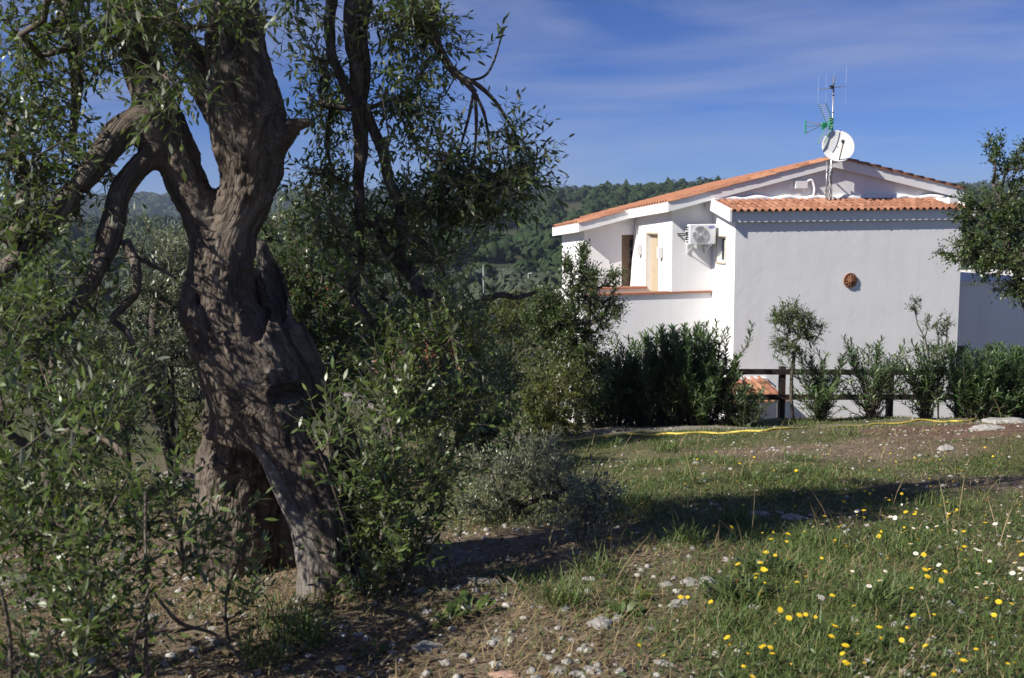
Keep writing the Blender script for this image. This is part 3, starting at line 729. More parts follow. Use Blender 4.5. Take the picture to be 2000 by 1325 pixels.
# satellite dish
ds = at_house('satellite_dish', 'grey white satellite dish clamped to the antenna mast above the ridge', 'satellite dish', mx, my, LT(my) + 1.33)
dd = Vector((-.28, -.88, .36)).normalized(); q_ = dd.to_track_quat('Z', 'Y').to_matrix().to_4x4()
off = Matrix.Translation(Vector((.06, -.20, .10)))
def dmesh(mb): 
    mb.V = [tuple(off @ q_ @ Vector(v)) for v in mb.V]; return mb
b = MB(); n = 36; prof = [(r, .36 * r * r) for r in np.linspace(0.02, .415, 9)] + [(.43, .36 * .415 ** 2 + .0), (.43, .045), (.40, .036)] + [(r, .36 * r * r - .016) for r in np.linspace(.36, .02, 6)]
V = [(r * math.cos(2 * PI * k / n), 1.06 * r * math.sin(2 * PI * k / n), z) for r, z in prof for k in range(n)]
F = [(i * n + k, i * n + (k + 1) % n, (i + 1) * n + (k + 1) % n, (i + 1) * n + k) for i in range(len(prof) - 1) for k in range(n)]
b.add(V, F); lp('reflector', dmesh(b), 'dish', ds, True)
b = MB(); b.tube([(.0, -.42, .02), (.03, -.1, .46)], .016, 8); arm = lp('feed_arm', dmesh(b), 'door_wood', ds)
b = MB(); b.tube([(.03, -.1, .44), (.03, -.07, .50), (.03, -.03, .42)], (.03, .035, .045), 10); lp('receiver', dmesh(b), 'black', ds, True)
b = MB(); b.box(-.05, .05, -.05, .05, -.14, -.012); lp('mount', dmesh(b), 'metal', ds)
# VHF antenna with vertical rods
va = at_house('yagi_antenna', 'long thin aluminium antenna with upright rods at the mast top', 'antenna', mx, my, LT(my) + 2.98)
b = MB(); b.tube([(-.62, -.28, -.06), (.5, .22, .12)], .012, 6); lp('boom', b, 'alu', va)
for k, (f, h) in enumerate(((0, .42), (.28, .46), (.56, .5), (1.0, .62))):
    b = MB(); x, y, z = -.62 + 1.12 * f, -.28 + .5 * f, -.06 + .18 * f
    b.tube([(x, y, z - h * .8), (x, y, z + h * .8)], .0026, 5); lp('rod', b, 'alu', va)
b = MB(); b.box(-.12, -.03, -.06, .0, .0, .09); lp('balun_box', b, 'black', va)
# UHF antenna
ua = at_house('uhf_antenna', 'green and silver antenna with slatted reflector below the mast top', 'antenna', mx, my, LT(my) + 2.05)
b = MB(); b.tube([(.06, .03, .05), (-.25, -.10, 0), (-.55, -.22, -.05)], .014, 6); lp('boom', b, 'alu', ua)
for (za, zb) in ((-.02, .02), (-.03, -.13), (-.045, -.29)):
    b = MB(); b.tube([(-.40, -.16, za), (-1.03, -.40, zb)], .012, 6); o = lp('director_bar', b, 'alu', ua)
b = MB(); b.tube([(-1.03, -.40, .05), (-1.03, -.40, -.30)], .02, 6); lp('end_bar', b, 'green_plastic', ua)
b = MB()
for k in range(3): b.box(-.40 + k * .055, -.37 + k * .055, -.19, -.1, -.16 + k * .03, .03)
b.box(-.14, -.05, -.10, -.02, -.16, .16); lp('dipole', b, 'green_plastic', ua)
b = MB()
for sx in (-1, 1):
    b.tube([(-.10, -.04 + sx * .17, .02), (-.42, -.16 + sx * .17, .52)], .012, 5); b.tube([(-.10, -.04 + sx * .17, -.02), (-.42, -.16 + sx * .17, -.52)], .012, 5)
lp('reflector_frame', b, 'green_plastic', ua)
for k in range(9):
    f = .1 + k * .11
    for s_ in (-1, 1):
        b = MB(); b.tube([(-.10 - .32 * f, -.04 - .12 * f - .17, s_ * .5 * f), (-.10 - .32 * f, -.04 - .12 * f + .17, s_ * .5 * f)], .006, 4); lp('reflector_rod', b, 'alu', ua)

# ---------------------------------------------------------------- fence
fa, fb = np.array((80 / 1944 * 17.4, 17.4)), np.array((1155 / 1944 * 19.1, 19.1)); fl = np.linalg.norm(fb - fa); fd = (fb - fa) / fl
fence = thing('wooden_fence', 'dark stained two rail wooden fence running behind the oleanders', 'fence', (fa[0], fa[1], gz(*fa)), math.atan2(fd[1], fd[0]))
fz0 = gz(*fa); npost = 5
post_x = np.linspace(0, fl, npost + 1)
hz = [gz(*(fa + fd * u)) - fz0 for u in post_x]
sm = np.polyfit(post_x, hz, 1); hz = [np.polyval(sm, u) for u in post_x]
for u, h in zip(post_x, hz):
    b = MB(); b.box(u - .05, u + .05, -.04, .06, h - .3, h + 1.03); o = lp('post', b, 'wood_dark', fence)
for i in range(npost):
    for zz in (.42, .89):
        b = MB(); u0, u1 = post_x[i] + .004, post_x[i + 1] - .004
        b.hexa([(u0, -.075, hz[i] + zz), (u1, -.075, hz[i + 1] + zz), (u1, -.042, hz[i + 1] + zz), (u0, -.042, hz[i] + zz)],
               [(u0, -.075, hz[i] + zz + .1), (u1, -.075, hz[i + 1] + zz + .1), (u1, -.042, hz[i + 1] + zz + .1), (u0, -.042, hz[i] + zz + .1)])
        lp('rail', b, 'wood_dark', fence)
# garden hose
hp = [(960, 868), (1040, 866), (1122, 863), (1180, 855), (1250, 851), (1330, 849), (1420, 848), (1500, 843), (1570, 838), (1650, 835), (1740, 830), (1830, 825), (1900, 820), (1960, 813), (2060, 800)]
hpts = [hit(*q) for q in hp]; hs = spline(np.array(hpts), 8)
hs[:, 1] += .05 * np.sin(np.arange(len(hs)) * .9); hs[:, 2] = ground_z(hs[:, 0], hs[:, 1]) + .016
b = MB(); b.tube(hs, .017, 7); h_ = obj('garden_hose', b.mesh('garden_hose', True), M['hose']); tag(h_, 'long yellow garden hose lying along the foot of the hedge', 'hose')

# ================================================================== THE OLD OLIVE TREE
def PX(rows, wob=0):
    """limb given as photo pixel, distance, radius in photo pixels -> world rows x, y, z, r"""
    out = []
    for (px, py, Y, r) in rows:
        p = P(px, py, Y); out.append((p[0], p[1], p[2], r * Y / F_PX))
    return np.array(out)
ob = hit(540, 1190); ob = np.array((P(540, 1190, 4.45)[0], 4.45, 0.0)); ob[2] = gz(ob[0], ob[1])
olive = thing('olive_tree', 'huge gnarled old olive tree with hollow split trunk in the left foreground', 'tree', tuple(ob))
THICK = {
    'core': [(500, 860, 4.5, 92), (512, 780, 4.5, 104), (478, 700, 4.5, 98), (440, 620, 4.5, 80), (432, 560, 4.5, 66), (434, 500, 4.5, 56), (436, 450, 4.5, 52)],
    'leg_back': [(500, 780, 4.6, 95), (480, 880, 4.6, 85), (462, 980, 4.6, 84), (452, 1080, 4.6, 88), (446, 1160, 4.6, 104), (440, 1260, 4.6, 120)],
    'leg_mid': [(515, 790, 4.42, 80), (552, 870, 4.38, 56), (600, 950, 4.33, 50), (635, 1030, 4.27, 50), (640, 1100, 4.22, 48), (634, 1170, 4.18, 54), (628, 1230, 4.18, 66)],
    'ridge': [(462, 760, 4.40, 10), (486, 820, 4.345, 12), (514, 885, 4.29, 13), (549, 960, 4.245, 15), (584, 1035, 4.195, 18), (606, 1105, 4.14, 27), (617, 1170, 4.12, 40), (616, 1228, 4.12, 54)],
    'leg_right': [(556, 650, 4.62, 46), (598, 725, 4.6, 36), (645, 800, 4.58, 27), (676, 870, 4.56, 24), (694, 940, 4.54, 30), (706, 1030, 4.5, 50), (725, 1110, 4.5, 62), (740, 1200, 4.5, 80)],
    'back_wall': [(520, 820, 4.72, 70), (560, 920, 4.78, 84), (570, 1020, 4.76, 84), (575, 1120, 4.74, 84), (580, 1230, 4.74, 90)],
    'leg_fill': [(655, 985, 4.5, 36), (672, 1030, 4.45, 52), (685, 1090, 4.42, 56), (690, 1180, 4.42, 62)],
    'stem_right': [(436, 560, 4.5, 56), (448, 470, 4.5, 48), (470, 400, 4.5, 50), (486, 330, 4.5, 60), (488, 255, 4.5, 74), (480, 190, 4.5, 70), (464, 115, 4.5, 56), (452, 20, 4.55, 50), (440, -120, 4.7, 46), (470, -330, 4.8, 38), (560, -430, 4.9, 30)],
    'stub': [(520, 270, 4.48, 50), (555, 258, 4.46, 28), (575, 246, 4.44, 15), (598, 240, 4.42, 10), (614, 238, 4.42, 6)],
    'stem_left': [(424, 490, 4.5, 44), (396, 420, 4.5, 42), (362, 350, 4.48, 42), (332, 280, 4.47, 41), (300, 200, 4.5, 39), (280, 120, 4.55, 36), (262, 20, 4.6, 32), (235, -140, 4.7, 28), (160, -330, 4.7, 22)],
    'knot': [(310, 300, 4.42, 30), (290, 250, 4.42, 42), (255, 225, 4.42, 30)],
    'limb_low': [(300, 240, 4.42, 34), (240, 258, 4.35, 30), (190, 320, 4.25, 24), (150, 370, 4.2, 22)],
    'limb_mid': [(310, 300, 4.42, 26), (268, 330, 4.35, 22), (232, 380, 4.3, 22), (218, 450, 4.25, 24), (200, 510, 4.2, 20)],
    'cross': [(430, 235, 4.52, 26), (400, 170, 4.5, 25), (372, 110, 4.5, 24), (345, 60, 4.52, 20), (318, -10, 4.6, 17)],
    'bulge': [(392, 565, 4.42, 30), (376, 600, 4.4, 28), (392, 655, 4.4, 28)],
    'spur': [(556, 720, 4.72, 40), (545, 640, 4.82, 30), (532, 570, 4.86, 24), (520, 515, 4.88, 17), (508, 468, 4.88, 9)],
}
mb = MB(); axis = []
for k, rows in THICK.items():
    sp_ = spline(PX(rows), 7)
    mb.tube(sp_[:, :3], np.maximum(sp_[:, 3], .012), 16)
    T = np.gradient(sp_[:, :3], axis=0); T = unit(T); s_ = np.concatenate(([0], np.cumsum(np.linalg.norm(np.diff(sp_[:, :3], axis=0), axis=1))))
    if k not in ('bulge', 'knot'):
        for i in range(len(sp_)): axis.append(np.concatenate((sp_[i, :3], T[i], [sp_[i, 3], s_[i] + sp_[0, 2]])))
axis = np.array(axis)
tmpme = mb.mesh('tmp'); tmpo = bpy.data.objects.new('tmp', tmpme); COL.objects.link(tmpo)
rm = tmpo.modifiers.new('r', 'REMESH'); rm.mode = 'VOXEL'; rm.voxel_size = .0105
smo = tmpo.modifiers.new('s', 'SMOOTH'); smo.iterations = 9; smo.factor = .5
dg = bpy.context.evaluated_depsgraph_get(); tm = bpy.data.meshes.new_from_object(tmpo.evaluated_get(dg)); bpy.data.objects.remove(tmpo); tm.name = 'trunk'
nv = len(tm.vertices); V = np.empty(nv * 3, np.float32); tm.vertices.foreach_get('co', V); V = V.reshape(-1, 3).astype(float)
NN = np.empty(nv * 3, np.float32); tm.vertex_normals.foreach_get('vector', NN); NN = NN.reshape(-1, 3).astype(float)
G = np.empty_like(V)
for a in range(0, nv, 4000):
    d = np.linalg.norm(V[a:a + 4000, None, :] - axis[None, :, :3], axis=2) / (axis[None, :, 6] + .05)
    wgt = np.exp(-8 * (d - d.min(1, keepdims=True))); wgt /= wgt.sum(1, keepdims=True)
    c = wgt @ axis[:, :3]; t = unit(wgt @ axis[:, 3:6]); s_ = (wgt @ axis[:, 7])[:, None]
    o_ = V[a:a + 4000] - c; along = np.sum(o_ * t, 1, keepdims=True); perp = o_ - t * along
    # slow twist of the grain round the stem
    an = (s_ + along) * .5
    G[a:a + 4000] = perp + np.concatenate([0 * s_, 0 * s_, (s_ + along) * .2], 1) + np.cross(t, perp) * an * .25
disp = np.empty(nv)
for i in range(nv):
    g = Vector(G[i]); v = Vector(V[i])
    r1 = 1 - abs(mnoise.noise(g * 24)) * 2; r2 = 1 - abs(mnoise.noise(g * 52 + Vector((5, 3, 1)))) * 2
    disp[i] = .026 * mnoise.noise(v * 3.1) + .020 * mnoise.noise(v * 7.5) + .005 * r1 + .009 * r2 + .008 * (mnoise.turbulence(v * 17, 3, False) - .5) + .006 * mnoise.noise(v * 42)
# thin limbs take less
near = np.empty(nv)
for a in range(0, nv, 4000):
    d = np.linalg.norm(V[a:a + 4000, None, :] - axis[None, :, :3], axis=2); near[a:a + 4000] = axis[d.argmin(1), 6]
V2 = V + NN * (disp * np.clip(near / .13, .12, 1))[:, None]
# hollows: rotten cavities eaten into the wood facing the meadow
def hollow(px, py, Y, rx, ry, dep, tilt=0.0):
    c = P(px, py, Y); s = Y / F_PX
    dx = (V2[:, 0] - c[0]) / s; dz = -(V2[:, 2] - c[2]) / s
    ca, sa = math.cos(tilt), math.sin(tilt); u = (dx * ca + dz * sa) / rx; v = (-dx * sa + dz * ca) / ry
    k = np.clip(1 - (u * u + v * v), 0, 1) ** .5 * (NN[:, 1] < .2) * (np.abs(V2[:, 1] - Y) < .5)
    V2[:, 1] += k * dep
hollow(371, 592, 4.25, 7, 12, .06)
hollow(512, 590, 4.55, 20, 70, .14, -.15)
hollow(560, 770, 4.35, 30, 20, .06)
hollow(678, 1175, 4.3, 16, 40, .15)
V2 -= ob
tm.vertices.foreach_set('co', V2.astype(np.float32).ravel())
at = tm.attributes.new('grain', 'FLOAT_VECTOR', 'POINT'); at.data.foreach_set('vector', G.astype(np.float32).ravel())
tm.polygons.foreach_set('use_smooth', np.ones(len(tm.polygons), bool)); tm.update()
tm.materials.clear(); tm.materials.append(M['bark']); tm.materials.append(M['bark_pale'])
# bare pale wood along the ridge and on the foot of the split leg
rdg = spline(PX(THICK['ridge']), 7) ; spr = spline(PX(THICK['spur']), 7)
pc = np.empty(len(tm.polygons) * 3, np.float32); tm.polygons.foreach_get('center', pc); pc = pc.reshape(-1, 3) + ob
def near_line(line, f):
    out = np.zeros(len(pc), bool)
    for row in line: out |= np.linalg.norm(pc - row[:3], axis=1) < row[3] * f
    return out
mi = (near_line(rdg[4:], 1.12) | near_line(spr[8:], 1.5)).astype(np.int32)
tm.polygons.foreach_set('material_index', mi)
o = bpy.data.objects.new('trunk', tm); COL.objects.link(o); o.parent = olive

LIMBS = [
    [(150, 370, 4.2, 22), (110, 410, 4.15, 21), (70, 465, 4.1, 20), (20, 520, 4.0, 19), (-60, 600, 3.9, 17)],
    [(200, 510, 4.2, 18), (180, 550, 4.18, 15), (150, 600, 4.12, 12), (120, 660, 4.1, 10), (95, 760, 4.05, 7)],
    [(245, 470, 4.25, 10), (262, 520, 4.2, 10), (268, 570, 4.2, 9), (240, 600, 4.2, 8), (222, 625, 4.2, 7), (250, 650, 4.2, 6), (272, 710, 4.2, 5.5), (296, 790, 4.2, 4.5), (310, 850, 4.2, 3)],
    [(262, 500, 4.25, 5), (300, 520, 4.3, 4.5), (345, 545, 4.3, 3)],
    [(130, -60, 4.8, 18), (140, 40, 4.8, 15), (150, 130, 4.8, 13), (150, 210, 4.8, 9), (140, 300, 4.8, 6)],
    [(20, 480, 4.0, 12), (45, 400, 4.1, 12), (40, 330, 4.2, 9), (20, 240, 4.3, 7)],
    # branches that leave the crown above the frame and hang down again
    [(560, -430, 4.9, 20.6), (640, -400, 5.0, 18.6), (690, -250, 5.0, 17.9), (688, -80, 5.0, 16.5), (682, 30, 5.0, 13.8), (694, 130, 5.0, 14.4), (704, 230, 5.0, 15.1), (704, 320, 5.0, 12.4), (701, 420, 5.0, 9.6), (704, 500, 5.0, 8.3), (688, 572, 5.0, 7.6), (716, 615, 4.98, 6.9), (744, 675, 4.94, 6.5), (750, 738, 4.9, 5.5), (782, 780, 4.84, 4.8), (772, 880, 4.76, 3.8), (758, 960, 4.7, 2.1)],
    [(690, -250, 5.0, 15.1), (655, -90, 5.0, 13.1), (645, 20, 5.0, 11.0), (648, 100, 5.0, 9.6), (665, 150, 5.0, 8.9), (696, 215, 5.0, 8.3)],
    [(690, -200, 5.05, 15.1), (716, -60, 5.05, 13.8), (708, 60, 5.05, 12.4), (712, 140, 5.04, 11.0), (704, 220, 5.02, 9.6)],
    [(712, 215, 5.0, 10.3), (745, 290, 5.0, 11.0), (762, 350, 5.0, 11.0), (782, 410, 5.0, 11.0), (790, 455, 5.0, 11.7), (782, 505, 5.0, 10.3), (806, 545, 4.98, 11.7), (838, 582, 4.95, 16.5), (868, 596, 4.95, 11.0), (888, 606, 4.95, 4.1)],
    [(735, 440, 5.05, 9), (752, 480, 5.05, 11), (782, 510, 5.02, 13), (808, 545, 5.0, 14)],
    [(838, 582, 4.95, 9), (868, 640, 4.9, 7), (862, 720, 4.85, 6), (880, 800, 4.8, 4)],
    [(836, 590, 4.95, 6), (830, 630, 4.95, 3)],
    [(700, -260, 5.0, 18), (800, -160, 5.0, 14), (838, -20, 5.0, 10), (852, 70, 5.0, 8), (878, 130, 5.0, 7), (908, 160, 5.0, 6.5), (930, 182, 5.0, 5)],
    [(890, 148, 5.0, 5), (935, 168, 5.0, 4.5), (972, 205, 5.0, 4), (1000, 250, 5.0, 3.5), (1015, 290, 5.0, 3)],
    [(905, 160, 5.0, 3), (945, 150, 5.0, 2.6), (966, 115, 5.0, 2.2), (984, 55, 5.0, 1.5)],
    [(925, 180, 5.0, 3.5), (912, 240, 5.0, 3), (890, 320, 5.0, 2.2)],
    [(928, 182, 5.0, 3.5), (930, 250, 5.0, 3), (925, 330, 5.0, 2.2)],
    [(930, 184, 5.0, 3.5), (950, 240, 5.0, 3), (960, 330, 5.0, 2.2)],
    [(700, 430, 5.0, 8), (735, 440, 5.02, 8), (790, 420, 5.05, 5), (850, 380, 5.1, 4), (930, 350, 5.15, 3)],
    [(782, 455, 5.0, 8), (820, 470, 5.05, 7), (850, 500, 5.1, 5), (870, 540, 5.1, 3)],
    [(700, 575, 5.0, 5), (668, 560, 5.0, 4), (640, 540, 5.0, 3)],
    [(765, 780, 4.82, 6), (730, 850, 4.7, 5), (712, 920, 4.6, 4), (705, 1000, 4.5, 3)],
    [(940, 585, 5.4, 6), (980, 576, 5.4, 7), (1012, 582, 5.4, 6), (1050, 570, 5.4, 3.5)],
    # shoots and bowed branches low on the left
    [(80, 905, 3.4, 9), (95, 870, 3.35, 9), (125, 846, 3.3, 9), (170, 842, 3.25, 9), (215, 862, 3.2, 8), (250, 895, 3.15, 6)],
    [(60, 1160, 3.3, 10), (75, 1050, 3.3, 10), (95, 960, 3.3, 11), (85, 900, 3.35, 10)],
    [(150, 1370, 2.7, 5), (165, 1230, 2.75, 4.5), (180, 1130, 2.8, 4), (205, 1020, 2.9, 3.5), (250, 930, 2.95, 3)],
    [(285, 1380, 2.7, 4.5), (286, 1240, 2.75, 4), (284, 1100, 2.8, 3.5), (284, 960, 2.85, 3)],
    [(240, 1350, 2.6, 5), (262, 1260, 2.65, 4), (290, 1150, 2.7, 3)],
    [(480, 1300, 2.9, 4), (420, 1240, 2.9, 4), (350, 1215, 2.85, 4), (300, 1160, 2.8, 3.5)],
    [(20, 1400, 2.5, 6), (20, 1250, 2.5, 5), (0, 1150, 2.5, 4)],
    [(450, 1280, 3.4, 5), (440, 1180, 3.4, 4.5), (470, 1080, 3.4, 4), (510, 1030, 3.4, 3)],
    [(690, 1260, 4.1, 5), (720, 1150, 4.1, 5), (745, 1050, 4.1, 4.5), (760, 950, 4.15, 3.5)],
    [(760, 1260, 4.2, 5), (790, 1130, 4.2, 4.5), (830, 1030, 4.25, 4)],
    [(735, 1250, 4.0, 4), (680, 1050, 4.0, 4), (640, 920, 3.95, 3), (600, 840, 3.9, 2)],
]
tree = Plant(3)
limb_rows = []
for rows in LIMBS:
    sp_ = spline(PX(rows), 6)
    jit = np.array([[mnoise.noise(Vector(p[:3]) * 7 + Vector((k * 9, 0, 0))) for k in range(3)] for p in sp_])
    sp_[1:, :3] += jit[1:] * np.minimum(sp_[1:, 3:4] * .5, .02)
    limb_rows.append(sp_)
    sp_[:, 3] *= 1 + .22 * np.array([mnoise.noise(Vector(p[:3]) * 16) for p in sp_])
    b = MB(); b.tube(sp_[:, :3] - ob, sp_[:, 3], 10 if sp_[0, 3] > .02 else 6)
    bme = b.mesh('branch', True); n_ = 10 if sp_[0, 3] > .02 else 6
    s_ = np.concatenate(([0], np.cumsum(np.linalg.norm(np.diff(sp_[:, :3], axis=0), axis=1))))
    vv = np.array([v.co[:] for v in bme.vertices]); cc = np.repeat(sp_[:, :3] - ob, n_, 0)
    gg = (vv - cc); gg[:, 2] += np.repeat(s_, n_) * .55 + vv[0, 0] * 3
    a_ = bme.attributes.new('grain', 'FLOAT_VECTOR', 'POINT'); a_.data.foreach_set('vector', gg.astype(np.float32).ravel())
    obj('branch', bme, M['bark'], olive)
for k in ('stem_right', 'stem_left', 'cross'): limb_rows.append(spline(PX(THICK[k][2:]), 5))
for sp_ in limb_rows: tree.stem(sp_[::2, :3] - ob)
nfix = len(tree.pos)
# crown as seen from the path: (photo px, distance, half width, half height in px, half depth in m, tips, leaf length, droop)
BL = [
    (90, 60, 4.6, 150, 120, .6, 80), (230, 40, 4.4, 120, 80, .4, 34), (330, 40, 4.0, 110, 80, .35, 30), (330, 150, 3.9, 60, 70, .25, 12), (440, 10, 4.2, 90, 26, .35, 12), (560, -10, 4.2, 50, 22, .2, 6),
    (50, 220, 4.5, 100, 110, .5, 40), (60, 340, 4.3, 100, 110, .5, 34), (190, 330, 4.25, 70, 100, .4, 18), (110, 450, 4.2, 110, 90, .5, 30),
    (150, 600, 4.0, 120, 120, .6, 40), (60, 760, 3.6, 100, 120, .6, 34), (190, 860, 3.3, 110, 100, .5, 30), (90, 1010, 3.0, 110, 110, .4, 26),
    (110, 1130, 2.9, 150, 130, .4, 30), (290, 1080, 2.9, 130, 130, .4, 36), (430, 1080, 3.3, 90, 70, .25, 14), (510, 1190, 3.4, 50, 50, .2, 5), (240, 1260, 2.7, 190, 70, .3, 34), (300, 780, 3.9, 60, 90, .4, 10),
    (830, 60, 5.0, 70, 90, .5, 34), (770, 30, 5.0, 80, 60, .5, 20), (800, 210, 5.0, 95, 110, .5, 34), (640, 220, 5.2, 45, 110, .4, 24), (630, 130, 5.2, 30, 40, .3, 12),
    (960, 360, 5.2, 95, 65, .5, 50), (880, 320, 5.2, 80, 80, .6, 24), (1025, 345, 5.2, 42, 55, .35, 20), (990, 270, 5.1, 50, 40, .3, 7),
    (640, 350, 5.3, 85, 70, .4, 22), (800, 400, 5.2, 110, 75, .5, 36), (690, 470, 5.1, 95, 110, .5, 34), (850, 490, 5.2, 90, 70, .5, 18), (900, 430, 5.25, 90, 40, .4, 16),
    (880, 660, 4.7, 100, 60, .4, 42), (760, 640, 4.9, 70, 60, .3, 8), (790, 800, 4.5, 80, 90, .4, 30), (920, 780, 4.9, 90, 90, .5, 30), (760, 700, 4.8, 70, 60, .3, 16), (640, 860, 3.95, 50, 40, .15, 4),
    (745, 960, 4.2, 75, 90, .35, 34), (770, 1080, 4.15, 85, 80, .3, 34), (720, 1140, 4.1, 50, 50, .2, 8), (840, 960, 4.4, 60, 80, .4, 18),
]
for (px, py, Y, rx, ry, ty, n) in BL:
    if px < 560 and py > 200: px -= 34 if px > 90 else 0; rx = max(24, rx - 45); ry = max(24, ry - 35)
    elif px >= 560: rx = max(20, rx - 22); ry = max(20, ry - 22)
    c, r = blob_px(px, py, Y, rx, ry, ty); tree.reach(ell(tree.rng, int(n * (.62 if px < 520 and py < 700 else .40 if px < 520 else .8)) + 2, c - ob, r, .6), .11, .22)
# crown above the frame, and unseen left clumps added to shade trunk and ground
for (c, r, n) in (((-2.6, 4.2, 4.2), (1.1, 1.0, .55), 24), ((-1.2, 4.6, 4.7), (1.2, 1.0, .6), 32), ((.0, 5.0, 4.3), (1.0, 1.0, .7), 50), ((-2.6, 3.7, 3.7), (.8, .6, .4), 50), ((-2.7, 2.2, .9), (.7, .6, .5), 90), ((-.6, 5.0, 3.5), (.7, .5, .35), 26)):
    tree.reach(ell(tree.rng, n, np.array(c) - ob, r, .6), .25, .25)
for i in tree.tips:
    p = tree.pos[i]; wpos = p + ob; r = tree.rng; tn = r.random()
    inframe = abs(wpos[0] / max(wpos[1], .1)) < .62 and wpos[2] < 1.6 + wpos[1] * .26
    for k in range(4 if inframe else 5):
        d = r.normal(size=3) * .75 + np.array((0, 0, -.05 if wpos[2] > 1.6 else .55))
        if wpos[2] < .9: d[2] += .5
        tree.twig(p, d, .17 + .14 * r.random(), 5, .048 if inframe else .06, .8, .05, .0016, tn, .22)
# single long shoots against the sky
def shoot(rows, npair, L=.055, droop=.0):
    pts = [P(*q) - ob for q in rows]
    for a, b in zip(pts[:-1], pts[1:]): tree.twig(a, b - a, float(np.linalg.norm(b - a)), npair, L, .7, droop, .002, .3, .15)
shoot([(925, 105, 5.0), (950, 92, 5.0), (972, 70, 5.0), (986, 40, 5.0)], 3)
shoot([(1028, 300, 5.0), (1045, 272, 5.0), (1070, 250, 5.0)], 2, .04)
shoot([(1000, 250, 5.0), (1018, 232, 5.0)], 3, .04)
shoot([(560, 0, 4.2), (575, 30, 4.2), (582, 38, 4.2)], 3)
shoot([(585, 815, 3.9), (612, 838, 3.9), (640, 868, 3.9)], 4, .07); shoot([(590, 900, 3.9), (630, 930, 3.9)], 4, .06)
obj('branchlets', tree.wood(.0032, .40, 5, .018, nfix).mesh('branchlets', True), M['bark'], olive, 'stuff')
obj('twigs', tree.twigs_mesh('twigs'), M['twig'], olive, 'stuff')
C, D, N, L, T = tree.arrays()
Cw = C + ob
depth = Cw @ FV - CAM.z * FV[2]; sx = 1000 + F_PX * (Cw @ RV - CAM.z * RV[2]) / np.maximum(depth, .1); sy = 662 - F_PX * (Cw @ UV_ - CAM.z * UV_[2]) / np.maximum(depth, .1)
keep = depth > 1.5
seen = keep & (sx > 0) & (sx < 2000) & (sy > 0) & (sy < 1325)
size = np.where(seen, L / np.maximum(depth, .1), 0); big = np.zeros(len(L), bool); big[np.argsort(-size)[:300]] = True
rest = keep & ~big
obj('foliage', leaves('foliage', C[rest], D[rest], N[rest], L[rest], L[rest] * .31, T[rest], .15), M['olive_leaf'], olive, 'stuff')
# the 300 nearest leaves one by one
def leaf_mesh(tint):
    V = []; F = []; n = 5
    for i, (t, wd) in enumerate(((0, .02), (.2, .085), (.45, .125), (.7, .105), (.9, .05), (1, .004))):
        z = -.15 * t * t; V += [(-wd, t, z + wd * .35), (0, t, z), (wd, t, z + wd * .35)]
    for i in range(5):
        a = i * 3; F += [(a, a + 1, a + 4, a + 3), (a + 1, a + 2, a + 5, a + 4)]
    m = MB(); m.add(V, F); me = m.mesh('leaf', True); me.materials.append(M['olive_leaf'])
    a_ = me.attributes.new('tint', 'FLOAT', 'POINT'); a_.data.foreach_set('value', np.full(len(V), tint, np.float32)); return me
LM = [leaf_mesh(t) for t in (.1, .3, .5, .7, .9)]
for i in np.nonzero(big)[0]:
    d = Vector(D[i]).normalized(); nn = Vector(N[i]); nn = (nn - d * nn.dot(d)).normalized(); x = d.cross(nn)
    o = bpy.data.objects.new('leaf', LM[min(4, int(T[i] * 5))]); COL.objects.link(o); o.parent = olive
    o.matrix_local = Matrix.Translation(Vector(C[i])) @ (Matrix((x, d, nn)).transposed() * float(L[i])).to_4x4()

# ================================================================== OTHER TREES AND SHRUBS
def gpt(px, Y): 
    x = P(px, 700, Y)[0]; return np.array((x, Y, gz(x, Y)))
def st(base, *tops):
    """stems from the base to points given as (px, py, Y)"""
    out = []
    for t in tops:
        e = P(*t); n = max(4, int(np.linalg.norm(e - base) / .25)); f = np.linspace(0, 1, n)[:, None]
        pts = base * (1 - f) + e * f; pts[1:-1] += RNG.normal(size=(n - 2, 3)) * .03; pts[:, :2] -= (e - base)[:2] * .35 * (f * (1 - f)); out.append(pts)
    return out
def BP(px, py, Y, rx, ry, ty, n): c, r = blob_px(px, py, Y, rx, ry, ty); return c, r, n

# evergreens and olives close behind the old trunk
b = gpt(650, 9.2)
plant('evergreen_tree', 'dense dark evergreen tree with a few rusty leaves, right behind the old trunk', 'tree', b, st(b, (640, 700, 9.2), (600, 640, 9.2)),
      [BP(630, 570, 9.2, 95, 120, .9, 120), BP(660, 700, 9.2, 90, 90, .9, 80), BP(570, 620, 9.2, 60, 110, .7, 50)], M['dark_leaf'], M['bark_grey'], 21, .055, .42, 5, 5, .26, .005, .1)
b = gpt(330, 8.6)
plant('olive_tree', 'silvery young olive tree seen between the old trunk and the left boughs', 'tree', b, st(b, (330, 700, 8.6), (300, 620, 8.6)),
      [BP(330, 520, 8.6, 80, 90, .7, 70), BP(340, 640, 8.6, 90, 100, .8, 80), BP(300, 760, 8.6, 110, 80, .8, 60)], M['olive_leaf_fine'], M['bark_grey'], 22, .06, .25, 5, 5, .25, .005, .1, group='olive trees in the grove behind the old trunk')
b = gpt(235, 9.8)
plant('shrub', 'yellowish green shrub low behind the left boughs', 'shrub', b, st(b, (235, 800, 9.8)), [BP(235, 720, 9.8, 60, 70, .5, 60), BP(370, 830, 9.5, 60, 90, .5, 50)], M['yellow_leaf'], M['bark_grey'], 23, .045, .4, 5, 4, .2, .004, .05)
b = gpt(90, 7.6)
